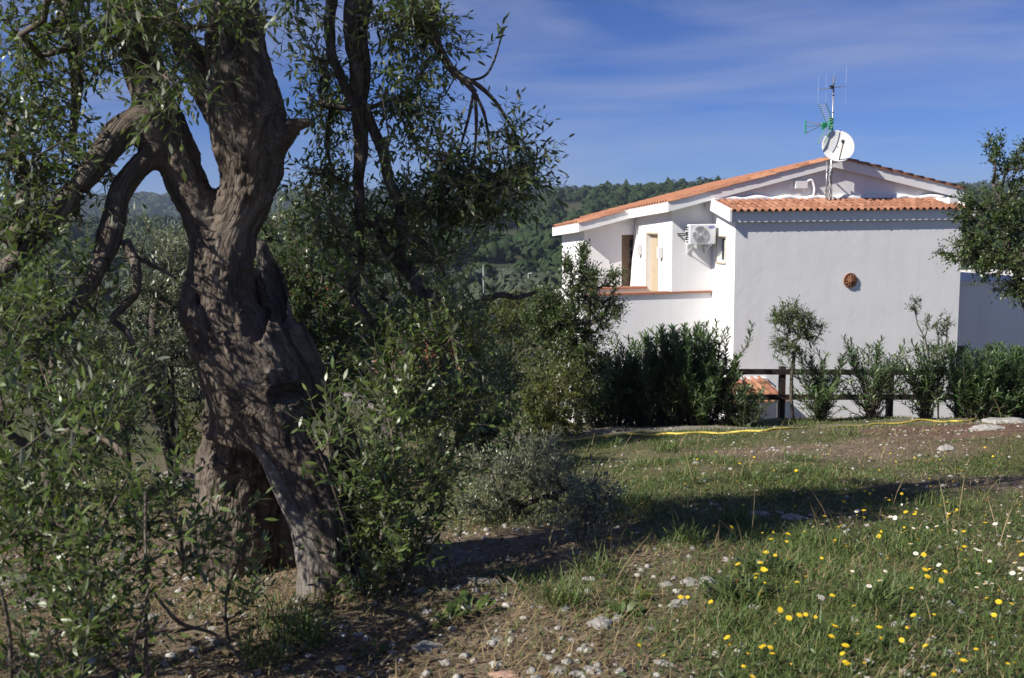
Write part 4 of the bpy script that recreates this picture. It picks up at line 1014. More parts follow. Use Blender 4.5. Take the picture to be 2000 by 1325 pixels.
plant('olive_tree', 'shaded olive tree filling the left edge behind the hanging boughs', 'tree', b, st(b, (90, 700, 7.6), (60, 600, 7.6)),
      [BP(70, 620, 7.6, 130, 100, .8, 80), BP(60, 780, 7.6, 120, 110, .8, 80), BP(150, 880, 7.4, 120, 70, .7, 50), BP(30, 930, 7.0, 90, 60, .6, 34)], M['olive_leaf'], M['bark_grey'], 24, .055, .27, 5, 5, .25, .005, .1, group='olive trees in the grove behind the old trunk')
b = gpt(480, 10.5)
plant('olive_tree', 'olive tree whose crown shows at both sides of the trunk waist', 'tree', b, st(b, (480, 650, 10.5)),
      [BP(570, 440, 10.5, 70, 60, .8, 50), BP(560, 530, 10.5, 90, 80, .8, 60), BP(420, 560, 10.5, 80, 90, .8, 50), BP(400, 720, 10.5, 90, 90, .8, 50)], M['olive_leaf'], M['bark_grey'], 25, .055, .27, 5, 5, .26, .005, .1, group='olive trees in the grove behind the old trunk')
b = gpt(850, 11.5)
plant('olive_tree', 'loose olive tree behind the hanging branches, left of the far valley', 'tree', b, st(b, (830, 720, 11.5), (870, 680, 11.5)),
      [BP(760, 480, 11.5, 90, 60, .8, 73), BP(820, 560, 11.5, 90, 70, .8, 80), BP(760, 640, 11.5, 90, 50, .8, 41), BP(880, 720, 11.5, 100, 60, .8, 70), BP(700, 560, 11.5, 60, 80, .7, 54)], M['olive_leaf'], M['bark_grey'], 26, .055, .27, 5, 5, .26, .005, .1, group='olive trees in the grove behind the old trunk')
b = gpt(900, 12.5)
plant('shrub', 'dark green shrub at the foot of the hedge behind the hanging boughs', 'shrub', b, st(b, (900, 800, 12.5)), [BP(900, 800, 12.5, 120, 60, .7, 126), BP(960, 730, 13, 60, 70, .6, 79)], M['mastic_leaf'], M['bark_grey'], 27, .05, .4, 5, 5, .22, .004, .06)
b = gpt(720, 8.2)
plant('shrub', 'small twiggy shrub on the slope right of the hollow trunk', 'shrub', b, st(b, (720, 860, 8.2)), [BP(690, 850, 8.2, 60, 40, .4, 22), BP(800, 870, 8.4, 60, 40, .4, 24)], M['yellow_leaf'], M['bark_grey'], 28, .035, .4, 4, 4, .18, .003, .04)
# fine grey shrub right of the tree foot
b = gpt(1010, 5.9)
b = np.array((P(1000, 1000, 6.3)[0], 6.3, gz(P(1000, 1000, 6.3)[0], 6.3)))
plant('olive_shrub', 'fine leaved grey green olive shrub on the meadow right of the tree foot', 'shrub', b, st(b, (960, 1000, 6.3), (1040, 960, 6.3), (1000, 930, 6.3), (1100, 960, 6.2)),
      [BP(960, 950, 6.3, 80, 70, .4, 60), BP(1060, 930, 6.3, 70, 60, .4, 50), BP(1000, 1030, 6.1, 80, 50, .4, 44), BP(1130, 980, 6.2, 60, 45, .35, 34), BP(1090, 1050, 6.1, 50, 35, .3, 20)], M['olive_leaf_fine'], M['bark_grey'], 29, .038, .26, 5, 5, .17, .0028, .04, spread=.7)
b = np.array((P(1130, 1090, 5.2)[0], 5.2, gz(P(1130, 1090, 5.2)[0], 5.2)))
plant('olive_shoot', 'pale slender olive shoot standing at the shadow edge in the grass', 'shrub', b, st(b, (1130, 1000, 5.2), (1160, 980, 5.2)), [BP(1140, 1000, 5.2, 45, 40, .2, 14), BP(1175, 965, 5.2, 30, 25, .15, 7)], M['olive_leaf_fine'], M['bark_grey'], 30, .045, .24, 3, 5, .16, .0028, .03, spread=.7)

b = gpt(1075, 15.9)
plant('shrub', 'bushy evergreen shrub covering the left end of the villa wall', 'shrub', b, st(b, (1075, 700, 15.9)), [BP(1075, 640, 15.9, 44, 60, .5, 90), BP(1050, 720, 15.8, 50, 60, .5, 80)], M['mastic_leaf'], M['bark_grey'], 60, .05, .42, 4, 4, .2, .004, .06)
b = gpt(850, 9.5)
plant('shrub', 'sprawling green shrub on the slope behind the hanging branches', 'shrub', b, st(b, (850, 820, 9.5), (930, 820, 9.5)), [BP(860, 800, 9.5, 110, 60, .6, 90), BP(960, 840, 9.5, 70, 60, .5, 60), BP(780, 760, 9.8, 60, 50, .5, 34)], M['mastic_leaf'], M['bark_grey'], 61, .05, .36, 4, 5, .2, .0035, .05)
# evergreen before the house, shrubs of the hedge
b = gpt(1130, 15.6)
plant('evergreen_tree', 'upright evergreen tree with pointed tips in front of the porch', 'tree', b, st(b, (1130, 720, 15.6), (1150, 600, 15.6), (1110, 620, 15.6)),
      [BP(1140, 505, 15.6, 9, 32, .12, 26), BP(1108, 530, 15.6, 14, 34, .2, 26), BP(1145, 560, 15.6, 34, 34, .4, 76), BP(1195, 550, 15.6, 14, 28, .2, 19), BP(1110, 610, 15.6, 48, 48, .6, 152), BP(1180, 610, 15.6, 34, 36, .4, 68), BP(1120, 670, 15.6, 62, 46, .7, 171), BP(1060, 610, 15.6, 36, 50, .4, 90), BP(1140, 720, 15.6, 60, 40, .6, 102)],
      M['mastic_leaf'], M['bark_grey'], 31, .05, .42, 4, 4, .2, .0045, .07)
b = gpt(990, 17.5)
plant('shrub', 'olive yellow rounded shrub left of the pointed evergreen', 'shrub', b, st(b, (990, 700, 17.5)), [BP(990, 620, 17.5, 44, 40, .5, 91), BP(980, 690, 17.5, 60, 50, .6, 91)], M['yellow_leaf'], M['bark_grey'], 32, .05, .4, 5, 4, .2, .004, .06)
b = gpt(1085, 14.6)
plant('shrub', 'tangled light green shrub below the pointed evergreen at the hedge end', 'shrub', b, st(b, (1085, 800, 14.6), (1050, 780, 14.6)), [BP(1085, 760, 14.6, 66, 60, .6, 144), BP(1090, 820, 14.4, 70, 40, .5, 96), BP(1030, 800, 14.4, 40, 50, .5, 48)], M['yellow_leaf'], M['bark_grey'], 33, .05, .36, 5, 4, .2, .004, .05)

def oleander(label, pxs, Y, top, half, n, seed, sparse=1.0, clear=0.0, leaf=.13):
    """fan of stems from the foot, whorls of narrow upright leaves towards the stem ends"""
    b = gpt(pxs, Y); t = thing('oleander', label, 'shrub', tuple(b), 0, 'oleander bushes of the hedge')
    pl = Plant(seed); r = pl.rng; H = P(pxs, top, Y)[2] - b[2]; Wd = half * Y / F_PX; mb = MB()
    for k in range(n):
        a = r.random() * 2 * PI; q = math.sqrt(r.random())
        h = H * (1 - .45 * q ** 2 - .38 * r.random()) if k > n // 5 else H * (.88 + .12 * r.random())
        e = np.array((math.cos(a) * q * Wd, math.sin(a) * q * min(Wd, .8), h)); b0 = np.array((e[0] * (.12 if clear else .55), e[1] * (.12 if clear else .55), -.05))
        f = np.linspace(0, 1, 7)[:, None]; pts = b0 * (1 - f) + e * f; pts[:, :2] *= (.35 + .65 * f ** 1.3) if clear else (.75 + .25 * f)
        pts[1:] += r.normal(size=(6, 3)) * .03 + np.array((1, .6, 0)) * r.normal() * .10 * f[1:]
        mb.tube(pts, np.linspace(.012, .004, 7), 5)
        lo = clear + .12 * r.random() if clear else (.15 + .2 * r.random())
        m = int((1 - lo) * h / .036 * sparse); tn = r.random()
        for j in range(m):
            f = lo + (1 - lo) * (j + .5) / m; i = min(5, int(f * 6)); p = pts[i] + (pts[i + 1] - pts[i]) * (f * 6 - i); d = unit(pts[i + 1] - pts[i])
            for w_ in range(4 if not clear else 3):
                an = j * 1.1 + w_ * 1.57 + r.normal() * .25; s_ = np.array((math.cos(an), math.sin(an), 0)); up_ = .35 + .75 * f + r.normal() * .25
                dd = unit(d * up_ + s_); pl.LC.append(p[None]); pl.LD.append(dd[None]); pl.LN.append((np.array((0, 0, 1)) - s_ * .5 + r.normal(size=3) * .3)[None])
                pl.LL.append(np.array([leaf * (.7 + .5 * r.random())])); pl.LT.append(np.array([min(1, tn * .5 + r.random() * .5)]))
    for k in range(5):
        a = r.random() * 2 * PI; e = np.array((math.cos(a) * Wd * .8, math.sin(a) * .4, H * r.uniform(.3, .75))); mb.tube(spline([e * (.2, .2, 0), e * (.5, .5, .6) + r.normal(size=3) * .05, e], 3), .005, 4)
    obj('stem', mb.mesh('stem', True), M['bark_grey'], t, 'stuff')
    C, D, N, L, T = pl.arrays(); obj('foliage', leaves('foliage', C, D, N, L, L * .2, T, .1), M['oleander_leaf'], t, 'stuff')
    return t
oleander('oleander bush with the evergreen leaning over it, first in the hedge', 1190, 16.6, 686, 78, 84, 41)
oleander('oleander bush left of the tallest one, reaching over the fence rail', 1258, 16.7, 660, 78, 100, 42)
oleander('tallest and broadest oleander bush standing against the white return wall', 1355, 16.7, 634, 108, 170, 43)
oleander('low dark oleander in the shade below the tiled canopy', 1446, 16.5, 746, 58, 76, 44, leaf=.1)
oleander('oleander below the small round headed tree, right of the fence post', 1606, 17.1, 680, 66, 54, 45, .9, .12)
oleander('vase shaped oleander with many bare stems fanning from its foot', 1706, 17.2, 662, 76, 64, 46, .95, .46)
oleander('open oleander with bare lower stems below the sparse sapling', 1815, 17.3, 662, 66, 58, 47, .95, .36)
oleander('dense dusty oleander at the corner of the front wall', 1918, 17.5, 676, 84, 120, 48, 1.0)
oleander('oleander cut by the right edge of the photo', 1992, 17.6, 678, 70, 90, 49, 1.0)
b = gpt(1553, 17.0)
plant('small_tree', 'slender round headed small tree against the white front wall', 'tree', b, st(b, (1552, 690, 17.0)), [BP(1545, 625, 17, 38, 34, .35, 84), BP(1580, 645, 17, 24, 26, .3, 33), BP(1535, 675, 17, 26, 22, .25, 33)], M['mastic_leaf'], M['bark_grey'], 51, .05, .36, 4, 4, .17, .0035, .03)
b = gpt(1838, 17.2)
plant('sapling', 'sparse sapling with thin leaning branches near the right wall corner', 'tree', b, st(b, (1830, 700, 17.2), (1785, 595, 17.2), (1850, 620, 17.2)), [BP(1790, 605, 17.2, 12, 22, .1, 9), BP(1812, 635, 17.2, 18, 12, .15, 8), BP(1845, 640, 17.2, 18, 34, .2, 18), BP(1825, 680, 17.2, 24, 16, .2, 8)], M['mastic_leaf'], M['bark_grey'], 52, .05, .36, 3, 4, .15, .0035, .025, shell=.6)
b = gpt(2060, 14.0); 
plant('carob_tree', 'leafy tree with grey branches entering from the right edge before the wing', 'tree', b, st(b, (2010, 560, 14), (1960, 450, 14), (1940, 360, 14)),
      [BP(1985, 330, 14, 40, 50, .6, 50), BP(1940, 300, 14, 16, 34, .25, 13), BP(1960, 420, 14, 60, 46, .7, 97), BP(1950, 500, 14, 62, 44, .7, 116), BP(2060, 460, 14, 80, 120, 1.0, 166), BP(1990, 560, 14, 60, 18, .4, 36), BP(1895, 470, 14, 22, 26, .3, 23), BP(1858, 500, 14, 24, 12, .2, 9), BP(1890, 400, 14, 14, 36, .2, 13), BP(1882, 440, 14, 22, 20, .2, 12)],
      M['mastic_leaf'], M['bark_grey'], 53, .05, .5, 4, 4, .2, .0042, .09)

# ================================================================== FAR WOODS, VALLEY, HOUSES
def crowns(name, mat, XY, R, Hf, tint, seed, leavesper=46, leaf=.42):
    """far trees: leaf clumps over a rough inner crown, all in one mesh"""
    r = np.random.default_rng(seed); n = len(XY); z = ground_z(XY[:, 0], XY[:, 1])
    ico = bmesh.new(); bmesh.ops.create_icosphere(ico, subdivisions=1, radius=1); iv = np.array([v.co[:] for v in ico.verts]); fi = np.array([[v.index for v in f.verts] for f in ico.faces]); ico.free()
    cen = np.column_stack((XY, z + R * Hf * .95))
    iV = cen[:, None, :] + iv[None] * R[:, None, None] * np.array((.78, .78, .8))[None, None] * (1 + .25 * r.normal(size=(n, len(iv), 1))) * np.stack((np.ones(n), np.ones(n), Hf * np.ones(n)), -1)[:, None, :]
    iF = (np.arange(n)[:, None, None] * len(iv) + fi[None]).reshape(-1)
    d = unit(r.normal(size=(n, leavesper, 3))); d[..., 2] = np.abs(d[..., 2]) * 1.1 - .35
    rad = R[:, None, None] * (.72 + .38 * r.random((n, leavesper, 1)))
    c = cen[:, None, :] + d * rad * np.stack((np.ones(n), np.ones(n), Hf * np.ones(n)), -1)[:, None, :]
    t1 = unit(np.cross(d, r.normal(size=d.shape))); t2 = unit(np.cross(d, t1) + d * r.normal(size=rad.shape) * .5); s_ = leaf * R[:, None, None] * (.6 + .7 * r.random((n, leavesper, 1)))
    lv = np.stack((c - t1 * s_ * .5, c + t2 * s_ * .5, c + t1 * s_ * .6 + d * s_ * .25, c - t2 * s_ * .5), 2).reshape(-1, 3)
    V = np.vstack((iV.reshape(-1, 3), lv)); off_ = n * len(iv)
    loops = np.concatenate((iF, off_ + np.arange(len(lv)))); sizes = np.concatenate((np.full(n * len(fi), 3), np.full(len(lv) // 4, 4)))
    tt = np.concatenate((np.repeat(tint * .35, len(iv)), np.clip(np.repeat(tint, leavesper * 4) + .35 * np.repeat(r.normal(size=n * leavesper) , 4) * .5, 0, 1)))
    return np_mesh(name, V, loops, sizes, False, {'tint': tt})
r_ = np.random.default_rng(77)
def clearing(x, y): 
    a = x / y
    c1 = (np.abs(a + .005) < .022) & (y > 330) & (y < 420); c2 = (np.abs(a - .062) < .014) & (y > 430) & (y < 540); c3 = (np.abs(a + .025) < .03) & (y > 250) & (y < 290)
    return c1 | c2 | c3 | (fbm(x / 30, y / 30, 3, 55) < -.52)
n = 7500; a = r_.uniform(-.62, .66, n); y = 235 + 420 * r_.random(n) ** .85; XY = np.column_stack((a * y, y)); XY = XY[~clearing(XY[:, 0], XY[:, 1])]
R = (1.7 + 3.0 * r_.random(len(XY)) ** 2); 
obj('hillside_wood', crowns('hillside_wood', None, XY, R, 1.15, r_.random(len(XY)), 3), M['forest'], kind='stuff')
n = 900; a = r_.uniform(-.6, .6, n); y = 105 + 160 * r_.random(n); XY = np.column_stack((a * y, y)); XY = XY[~clearing(XY[:, 0], XY[:, 1])]
R = 2.0 + 1.3 * r_.random(len(XY))
obj('valley_grove', crowns('valley_grove', None, XY, R, .85, r_.random(len(XY)), 4, 60, .36), M['grove'], kind='stuff')
n = 2200; a = r_.uniform(-.62, .62, n); y = 1250 + 700 * r_.random(n); XY = np.column_stack((a * y, y)); R = 7 + 5 * r_.random(n)
obj('distant_wood', crowns('distant_wood', None, XY, R, .6, r_.random(n), 5, 24, .5), M['forest'], kind='stuff')
# single olive trees on the nearer valley floor
proto = None; vt = [(905, 64, 'valley olive tree left of the pale lamp post'), (962, 78, 'valley olive tree right beside the pale lamp post'), (1012, 70, 'valley olive tree between the two lamp posts'), (1060, 88, 'valley olive tree below the low white valley house'), (868, 90, 'valley olive tree seen under the hanging dark clump of leaves'), (1085, 72, 'valley olive tree next to the left edge of the villa'), (745, 98, 'valley olive tree before the half hidden white house'), (280, 85, 'valley olive tree seen below the left fork of the old olive'), (330, 100, 'valley olive tree farther back below the left fork'), (470, 95, 'valley olive tree behind the waist of the old trunk')]
for i, (px, Yv, lab) in enumerate(vt):
    x = (px - 1000) / F_PX * Yv
    if proto is None:
        proto = thing('valley_olive_tree', 'x', 'tree', (x, Yv, gz(x, Yv)), 0, 'olive trees on the valley floor')
        m_ = MB(); m_.tube(spline([(0, 0, -.3), (.1, 0, .8), (-.05, .1, 1.7), (.2, 0, 2.6)]), np.linspace(.28, .1, 19), 7); m_.tube(spline([(0, .05, 1.2), (-.5, 0, 2.0), (-.8, .2, 2.6)]), np.linspace(.14, .06, 13), 6); obj('trunk', m_.mesh('trunk', True), M['bark_grey'], proto)
        rr = np.random.default_rng(9); C = np.concatenate([ell(rr, 420, c, q, .5) for c, q in (((0, 0, 3.2), (2.2, 2.2, 1.5)), ((-1.3, .3, 2.8), (1.3, 1.3, 1.1)), ((1.2, -.3, 2.7), (1.4, 1.3, 1.0)))])
        D = rr.normal(size=C.shape); N = rr.normal(size=C.shape) + (0, 0, .8)
        obj('crown', leaves('crown', C, D, N, .55, .34, rr.random(len(C)), .2), M['grove'], proto, 'stuff'); o = proto
    else:
        o = proto.copy(); COL.objects.link(o); o.location = (x, Yv, gz(x, Yv))
        for ch in list(proto.children): c = ch.copy(); COL.objects.link(c); c.parent = o
    o.rotation_euler.z = i * 1.3; s_ = .8 + .5 * r_.random(); o.scale = (s_, s_, s_ * (.85 + .3 * r_.random()))
    o['label'] = lab
# far houses
def far_house(px, Yv, wx, wy, h, label, roof='tile', dz=0.0):
    x = (px - 1000) / F_PX * Yv; z = gz(x, Yv) + dz; t = thing('far_house', label, 'house', (x, Yv, z), .2)
    m_ = MB(); m_.box(-wx / 2, wx / 2, 0, wy, -2, h); obj('wall', m_.mesh('wall'), M['facade'], t)
    m_ = MB()
    if roof == 'tile': m_.hexa([(-wx / 2 - .3, -.4, h), (wx / 2 + .3, -.4, h), (wx / 2 + .3, wy + .4, h), (-wx / 2 - .3, wy + .4, h)], [(-wx / 2 - .3, wy * .48, h + wy * .2), (wx / 2 + .3, wy * .48, h + wy * .2), (wx / 2 + .3, wy * .52, h + wy * .2), (-wx / 2 - .3, wy * .52, h + wy * .2)])
    else: m_.box(-wx / 2 - .2, wx / 2 + .2, -.2, wy + .2, h + .003, h + .3)
    obj('roof', m_.mesh('roof'), M['terracotta' if roof == 'tile' else 'facade'], t)
    for k in range(3):
        m_ = MB(); xx = -wx / 2 + wx * (k + .5) / 3; m_.box(xx - .5, xx + .5, -.03, .05, h * .3, h * .3 + 1.3); f_ = obj('window', m_.mesh('window'), M['trim'], t)
        m_ = MB(); m_.box(xx - .42, xx + .42, -.05, -.032, h * .3 + .08, h * .3 + 1.22); obj('pane', m_.mesh('pane'), M['glass'], f_)
far_house(1040, 150, 6, 5, 3.2, 'low white flat roofed house on the valley floor left of the villa', 'flat')
far_house(1065, 158, 3.5, 4, 2.6, 'smaller white block beside the low white valley house', 'flat')
far_house(745, 128, 6, 5, 3, 'white house half hidden by the hanging branches in the valley', 'tile')
far_house(1018, 118, 4, 4, 2.4, 'tile roofed hut among the valley olives', 'tile')
# tile roofed outbuilding below the meadow edge, glimpsed through the branches
ox = (775 - 1000) / F_PX * 21; outb = thing('outbuilding', 'low outbuilding with terracotta tiles glimpsed through the hanging branches', 'shed', (ox, 21, gz(ox, 21)), .15)
zr = P(775, 695, 21)[2] - gz(ox, 21)
m_ = MB(); m_.box(-.4, 1.4, 0, 2.5, -.3, zr - .45); obj('wall', m_.mesh('wall'), M['rock_dark'], outb)
m_ = MB(); m_.hexa([(-.55, -.2, zr - .5), (1.55, -.2, zr - .5), (1.55, 2.6, zr - .05), (-.55, 2.6, zr - .05)], [(-.55, -.2, zr - .42), (1.55, -.2, zr - .42), (1.55, 2.6, zr + .03), (-.55, 2.6, zr + .03)]); rf_ = obj('roof', m_.mesh('roof'), M['ceil'], outb)
for c in range(8):
    for k in range(10):
        o = obj('tile', TILE, None, rf_, loc=(-.52 + k * .2, 2.55 - c * .335, zr + .05 - (c * .335 + .05) * .161)); o.rotation_euler = (math.atan(.161) - .045, 0, 0)
# stone bank beside it
for (px, Yv, w_, lab) in ((945, 150, .09, 'pale lamp post standing in the valley left of the villa'), (1033, 170, .09, 'thin lamp post farther along the valley road')):
    x = (px - 1000) / F_PX * Yv; zt = P(px, 520 if px < 1000 else 535, Yv)[2]; z0 = gz(x, Yv); t = thing('lamp_post', lab, 'lamp post', (x, Yv, z0), 0, 'lamp posts in the valley')
    m_ = MB(); m_.tube([(0, 0, -.3), (0, 0, zt - z0)], (.08, .045), 8); obj('pole', m_.mesh('pole', True), M['lamp_post'], t)
    m_ = MB(); m_.hexa([(-.05, -.1, zt - z0), (.6, -.12, zt - z0 + .05), (.6, .12, zt - z0 + .05), (-.05, .1, zt - z0)], [(-.05, -.08, zt - z0 + .12), (.55, -.08, zt - z0 + .14), (.55, .08, zt - z0 + .14), (-.05, .08, zt - z0 + .12)]); obj('lamp_head', m_.mesh('lamp_head'), M['lamp_post'], t)

# ================================================================== MEADOW
gr = np.random.default_rng(31)
def patch(n, ymax=18.6, ymin=2.6):
    """points on the meadow in view, thinning with distance"""
    u = gr.random(n); y = ymin * (ymax / ymin) ** (u ** .92); a = gr.uniform(-.8, .8, n); return a * y, y
def blades(name, mat, x, y, h, w_, lean, parent=None, tintb=0.0):
    n = len(x); z = ground_z(x, y) - .005; th = gr.random(n) * 2 * PI
    D = np.column_stack((np.cos(th) * lean, np.sin(th) * lean, np.ones(n))); N = np.column_stack((np.cos(th), np.sin(th), -lean * .5)) + gr.normal(size=(n, 3)) * .3
    return obj(name, leaves(name, np.column_stack((x, y, z)), D, -N, h, w_, np.clip(gr.random(n) * .8 + tintb, 0, 1), gr.uniform(.1, .6, n)), M[mat], kind='stuff')
x, y = patch(500000); g = grassy(x, y); tuft = fbm(x * 2.6, y * 2.6, 2, 61); k = gr.random(len(x)) < g * (.25 + 1.6 * np.clip(tuft + .15, 0, 1)); x, y = x[k], y[k]; t_ = fbm(x * 1.2, y * 1.2, 2, 62)
blades('grass', 'grass', x, y, (.02 + .05 * gr.random(len(x)) ** 1.5) * (1 + .9 * np.clip(t_, -.5, .7)), .0022 + .0005 * y, gr.uniform(.1, 1.2, len(x)))
x, y = patch(190000); k = gr.random(len(x)) < .2 + .5 * np.clip(fbm(x * 1.6, y * 1.6, 3, 63) + .1, 0, 1) - .2 * gravel(x, y); x, y = x[k], y[k]
blades('dry_grass', 'straw', x, y, .03 + .08 * gr.random(len(x)) ** 2, .0022 + .0005 * y, gr.uniform(.3, 2.2, len(x)))
# taller clumps
cx_ = []; cy_ = []
for q in [(1390, 905, 60), (1330, 935, 40), (1270, 910, 50), (1240, 990, 40), (1560, 900, 40), (1640, 850, 40), (1480, 940, 40), (1340, 1060, 40), (1440, 1020, 40), (1160, 1120, 50), (1600, 1070, 60), (1750, 1080, 60), (1850, 1000, 60), (1900, 1120, 50), (1500, 1120, 60), (1450, 1170, 60), (1700, 1180, 50), (1420, 1230, 50), (1640, 1260, 60), (560, 1230, 60), (600, 1260, 40), (520, 1290, 60), (1100, 1180, 40), (1180, 870, 40), (1300, 880, 30), (1700, 820, 40), (1560, 830, 40)]:
    p = hit(q[0], q[1]); n = 120; r0 = q[2] * p[1] / F_PX * .9; th = gr.random(n) * 2 * PI; rr = np.sqrt(gr.random(n)) * r0; cx_.append(p[0] + np.cos(th) * rr); cy_.append(p[1] + np.sin(th) * rr * 1.3)
x = np.concatenate(cx_); y = np.concatenate(cy_)
blades('tall_grass', 'grass', x, y, .06 + .11 * gr.random(len(x)), .0032 + .0005 * y, gr.uniform(.1, 1.0, len(x)), tintb=.1)
n = 260; x, y = patch(n, 12, 4); blades('seed_stalks', 'straw', x, y, .2 + .2 * gr.random(n), .003 + .0004 * y, gr.uniform(.05, .5, n))
# low broad leaved herbs
x, y = patch(85000, 14); k = gr.random(len(x)) < grassy(x, y) * np.clip(.3 + 1.6 * fbm(x * 1.9, y * 1.9, 2, 66), 0, 1); x, y = x[k], y[k]; n = len(x); th = gr.random(n) * 2 * PI
D = np.column_stack((np.cos(th), np.sin(th), gr.uniform(.1, 1.4, n))); N = np.column_stack((gr.normal(size=n) * .5, gr.normal(size=n) * .5, np.ones(n)))
obj('low_herbs', leaves('low_herbs', np.column_stack((x, y, ground_z(x, y) + .03 * gr.random(n))), D, N, .018 + .02 * gr.random(n), .006 + .006 * gr.random(n), gr.random(n), .2), M['mastic_leaf'], kind='stuff')
# leaf litter
x, y = patch(54000); k = gr.random(len(x)) < .25 + .6 * (1 - grassy(x, y)); x, y = x[k], y[k]; n = len(x); th = gr.random(n) * 2 * PI
D = np.column_stack((np.cos(th), np.sin(th), gr.normal(size=n) * .25)); N = np.column_stack((gr.normal(size=n) * .4, gr.normal(size=n) * .4, np.ones(n)))
obj('leaf_litter', leaves('leaf_litter', np.column_stack((x, y, ground_z(x, y) + .006)), D, N, .02 + .03 * gr.random(n), .006 + .009 * gr.random(n), gr.random(n), .25), M['litter'], kind='stuff')

# stones
def rock_mesh(seed, sub=2, sq=(1, .8, .55)):
    bm = bmesh.new(); bmesh.ops.create_icosphere(bm, subdivisions=sub, radius=.5)
    for v in bm.verts:
        c = v.co.copy(); d = 1 + .45 * mnoise.noise(c * 2.1 + Vector((seed * 7, 0, 0))) + .2 * mnoise.noise(c * 5 + Vector((0, seed * 3, 0))) + .08 * mnoise.noise(c * 13)
        v.co = Vector((c.x * sq[0], c.y * sq[1], c.z * sq[2])) * d
        v.co.z = max(v.co.z, -.12)
    me = bpy.data.meshes.new('stone'); bm.to_mesh(me); bm.free()
    if sub > 9: me.polygons.foreach_set('use_smooth', np.ones(len(me.polygons), bool))
    return me
SM = [rock_mesh(k, 1 if k < 4 else 2) for k in range(8)]
# pebbles: one mesh
x, y = patch(7500, 17.5, 2.8); k = gr.random(len(x)) < np.clip(.22 + .5 * (1 - grassy(x, y)) + .7 * gravel(x, y) + .9 * (fbm(x * 1.5, y * 1.5, 2, 71) > .22), 0, 1); x, y = x[k], y[k]
pv_ = [np.array([v.co[:] for v in m.vertices]) for m in SM[:4]]; pf_ = [np.array([p.vertices[:] for p in m.polygons]) for m in SM[:4]]
Vs = []; Ls = []; no = 0
for i in range(len(x)):
    k = i % 4; s_ = .012 + .04 * gr.random() ** 3 + .001 * y[i]; th = gr.random() * 2 * PI; R_ = np.array(((math.cos(th), -math.sin(th), 0), (math.sin(th), math.cos(th), 0), (0, 0, 1)))
    Vs.append(pv_[k] @ R_.T * s_ + (x[i], y[i], gz(x[i], y[i]) + s_ * .06)); Ls.append((pf_[k] + no).ravel()); no += len(pv_[k])
Ls = np.concatenate(Ls); obj('pebbles', np_mesh('pebbles', np.concatenate(Vs), Ls, np.full(len(Ls) // 3, 3), False), M['rock'], kind='stuff')
STONES = [ # photo px, width px, look, label
    (835, 1268, 58, 'rock', 'flat grey oval stone on the bare soil below the tree'), (1172, 1222, 50, 'rock', 'grey oval stone lying alone on soil beside the grass edge'), (968, 1252, 24, 'rock', 'small white upright stone in the litter'),
    (870, 1278, 16, 'rock', 'pale pebble beside the flat oval stone'), (1325, 1182, 46, 'rock', 'chalky white stone with a yellow flower behind it'), (990, 1322, 70, 'rock_red', 'pinkish stone cut by the bottom edge'),
    (1384, 1068, 20, 'rock', 'white stone at the edge of the grass shadow'), (1352, 1140, 44, 'rock', 'crumbling pale stone in the bare patch'), (1385, 1135, 36, 'rock', 'pale stone right of the crumbling one'), (1300, 1145, 30, 'rock', 'low pale stone left of the crumbling one'),
    (900, 1095, 110, 'rock_dark', 'large lichen covered rock at the right foot of the tree'), (935, 1145, 90, 'rock_dark', 'broad dark rock in front of the lichen covered rock'), (985, 1165, 26, 'rock', 'rounded stone leaning on the broad dark rock'), (810, 1060, 90, 'rock_dark', 'grey rock half hidden by the leafy suckers'),
    (968, 1300, 24, 'rock', 'small stone above the pinkish stone'), (1090, 1315, 40, 'rock', 'dark stone at the bottom edge in dappled shade'), (1160, 1312, 46, 'rock', 'wide grey stone at the bottom edge'), (1120, 1322, 36, 'rock', 'rough stone at the bottom between two others'), (1300, 1298, 44, 'rock', 'half buried stone under dry weeds at the bottom'),
    (1230, 1195, 30, 'rock', 'small pale stone in the gap of the grass'), (1210, 1205, 24, 'rock', 'chip of pale stone left of the grass gap'), (1270, 1230, 26, 'rock', 'white stone among low weeds'), (1487, 1258, 18, 'rock', 'white stone below the flower clump'), (1545, 1295, 16, 'rock', 'white stone in grass at the lower right'),
    (40, 1140, 130, 'rock_dark', 'long grey rock in shade at the left edge'), (345, 940, 80, 'rock_dark', 'grey slab lying behind the old trunk'), (70, 1180, 90, 'rock_dark', 'dark rock below the long grey rock'), (1965, 826, 70, 'rock', 'pale limestone outcrop at the right end of the hose'), (1850, 878, 34, 'rock', 'flat pale stone in the red soil'), (1930, 838, 60, 'rock', 'low limestone ledge left of the outcrop'),
    (1530, 838, 14, 'rock', 'small white stone near the hose'), (1360, 905, 16, 'rock', 'pale stone in the gravel strip'), (1545, 1012, 50, 'rock', 'pale stone in a bare hollow of the shadow'), (1485, 1008, 40, 'rock', 'flat stone left of the hollow in the shadow'), (1470, 1185, 30, 'rock', 'pale stone between yellow flowers'), (1700, 1165, 24, 'rock', 'small white stone in the right meadow'), (690, 790, 70, 'rock_dark', 'grey boulder behind the hollow of the trunk'), (740, 800, 60, 'rock_dark', 'grey boulder right of the other boulder behind the trunk'),
]
for i, (px, py, wp, mt, lab) in enumerate(STONES):
    p = hit(px, py); s_ = wp * p[1] / F_PX * 1.05; me_ = rock_mesh(20 + i, 3 if wp > 30 else 2, (1, .75 + .2 * math.sin(i), .42 + .16 * math.sin(i * 2.3)))
    o = obj('stone', me_, M[mt], loc=(p[0], p[1], gz(p[0], p[1]) - s_ * .02)); o.scale = (s_,) * 3; o.rotation_euler = (0, 0, i * 1.7 if wp < 60 else .2 * math.sin(i)); tag(o, lab, 'stone')
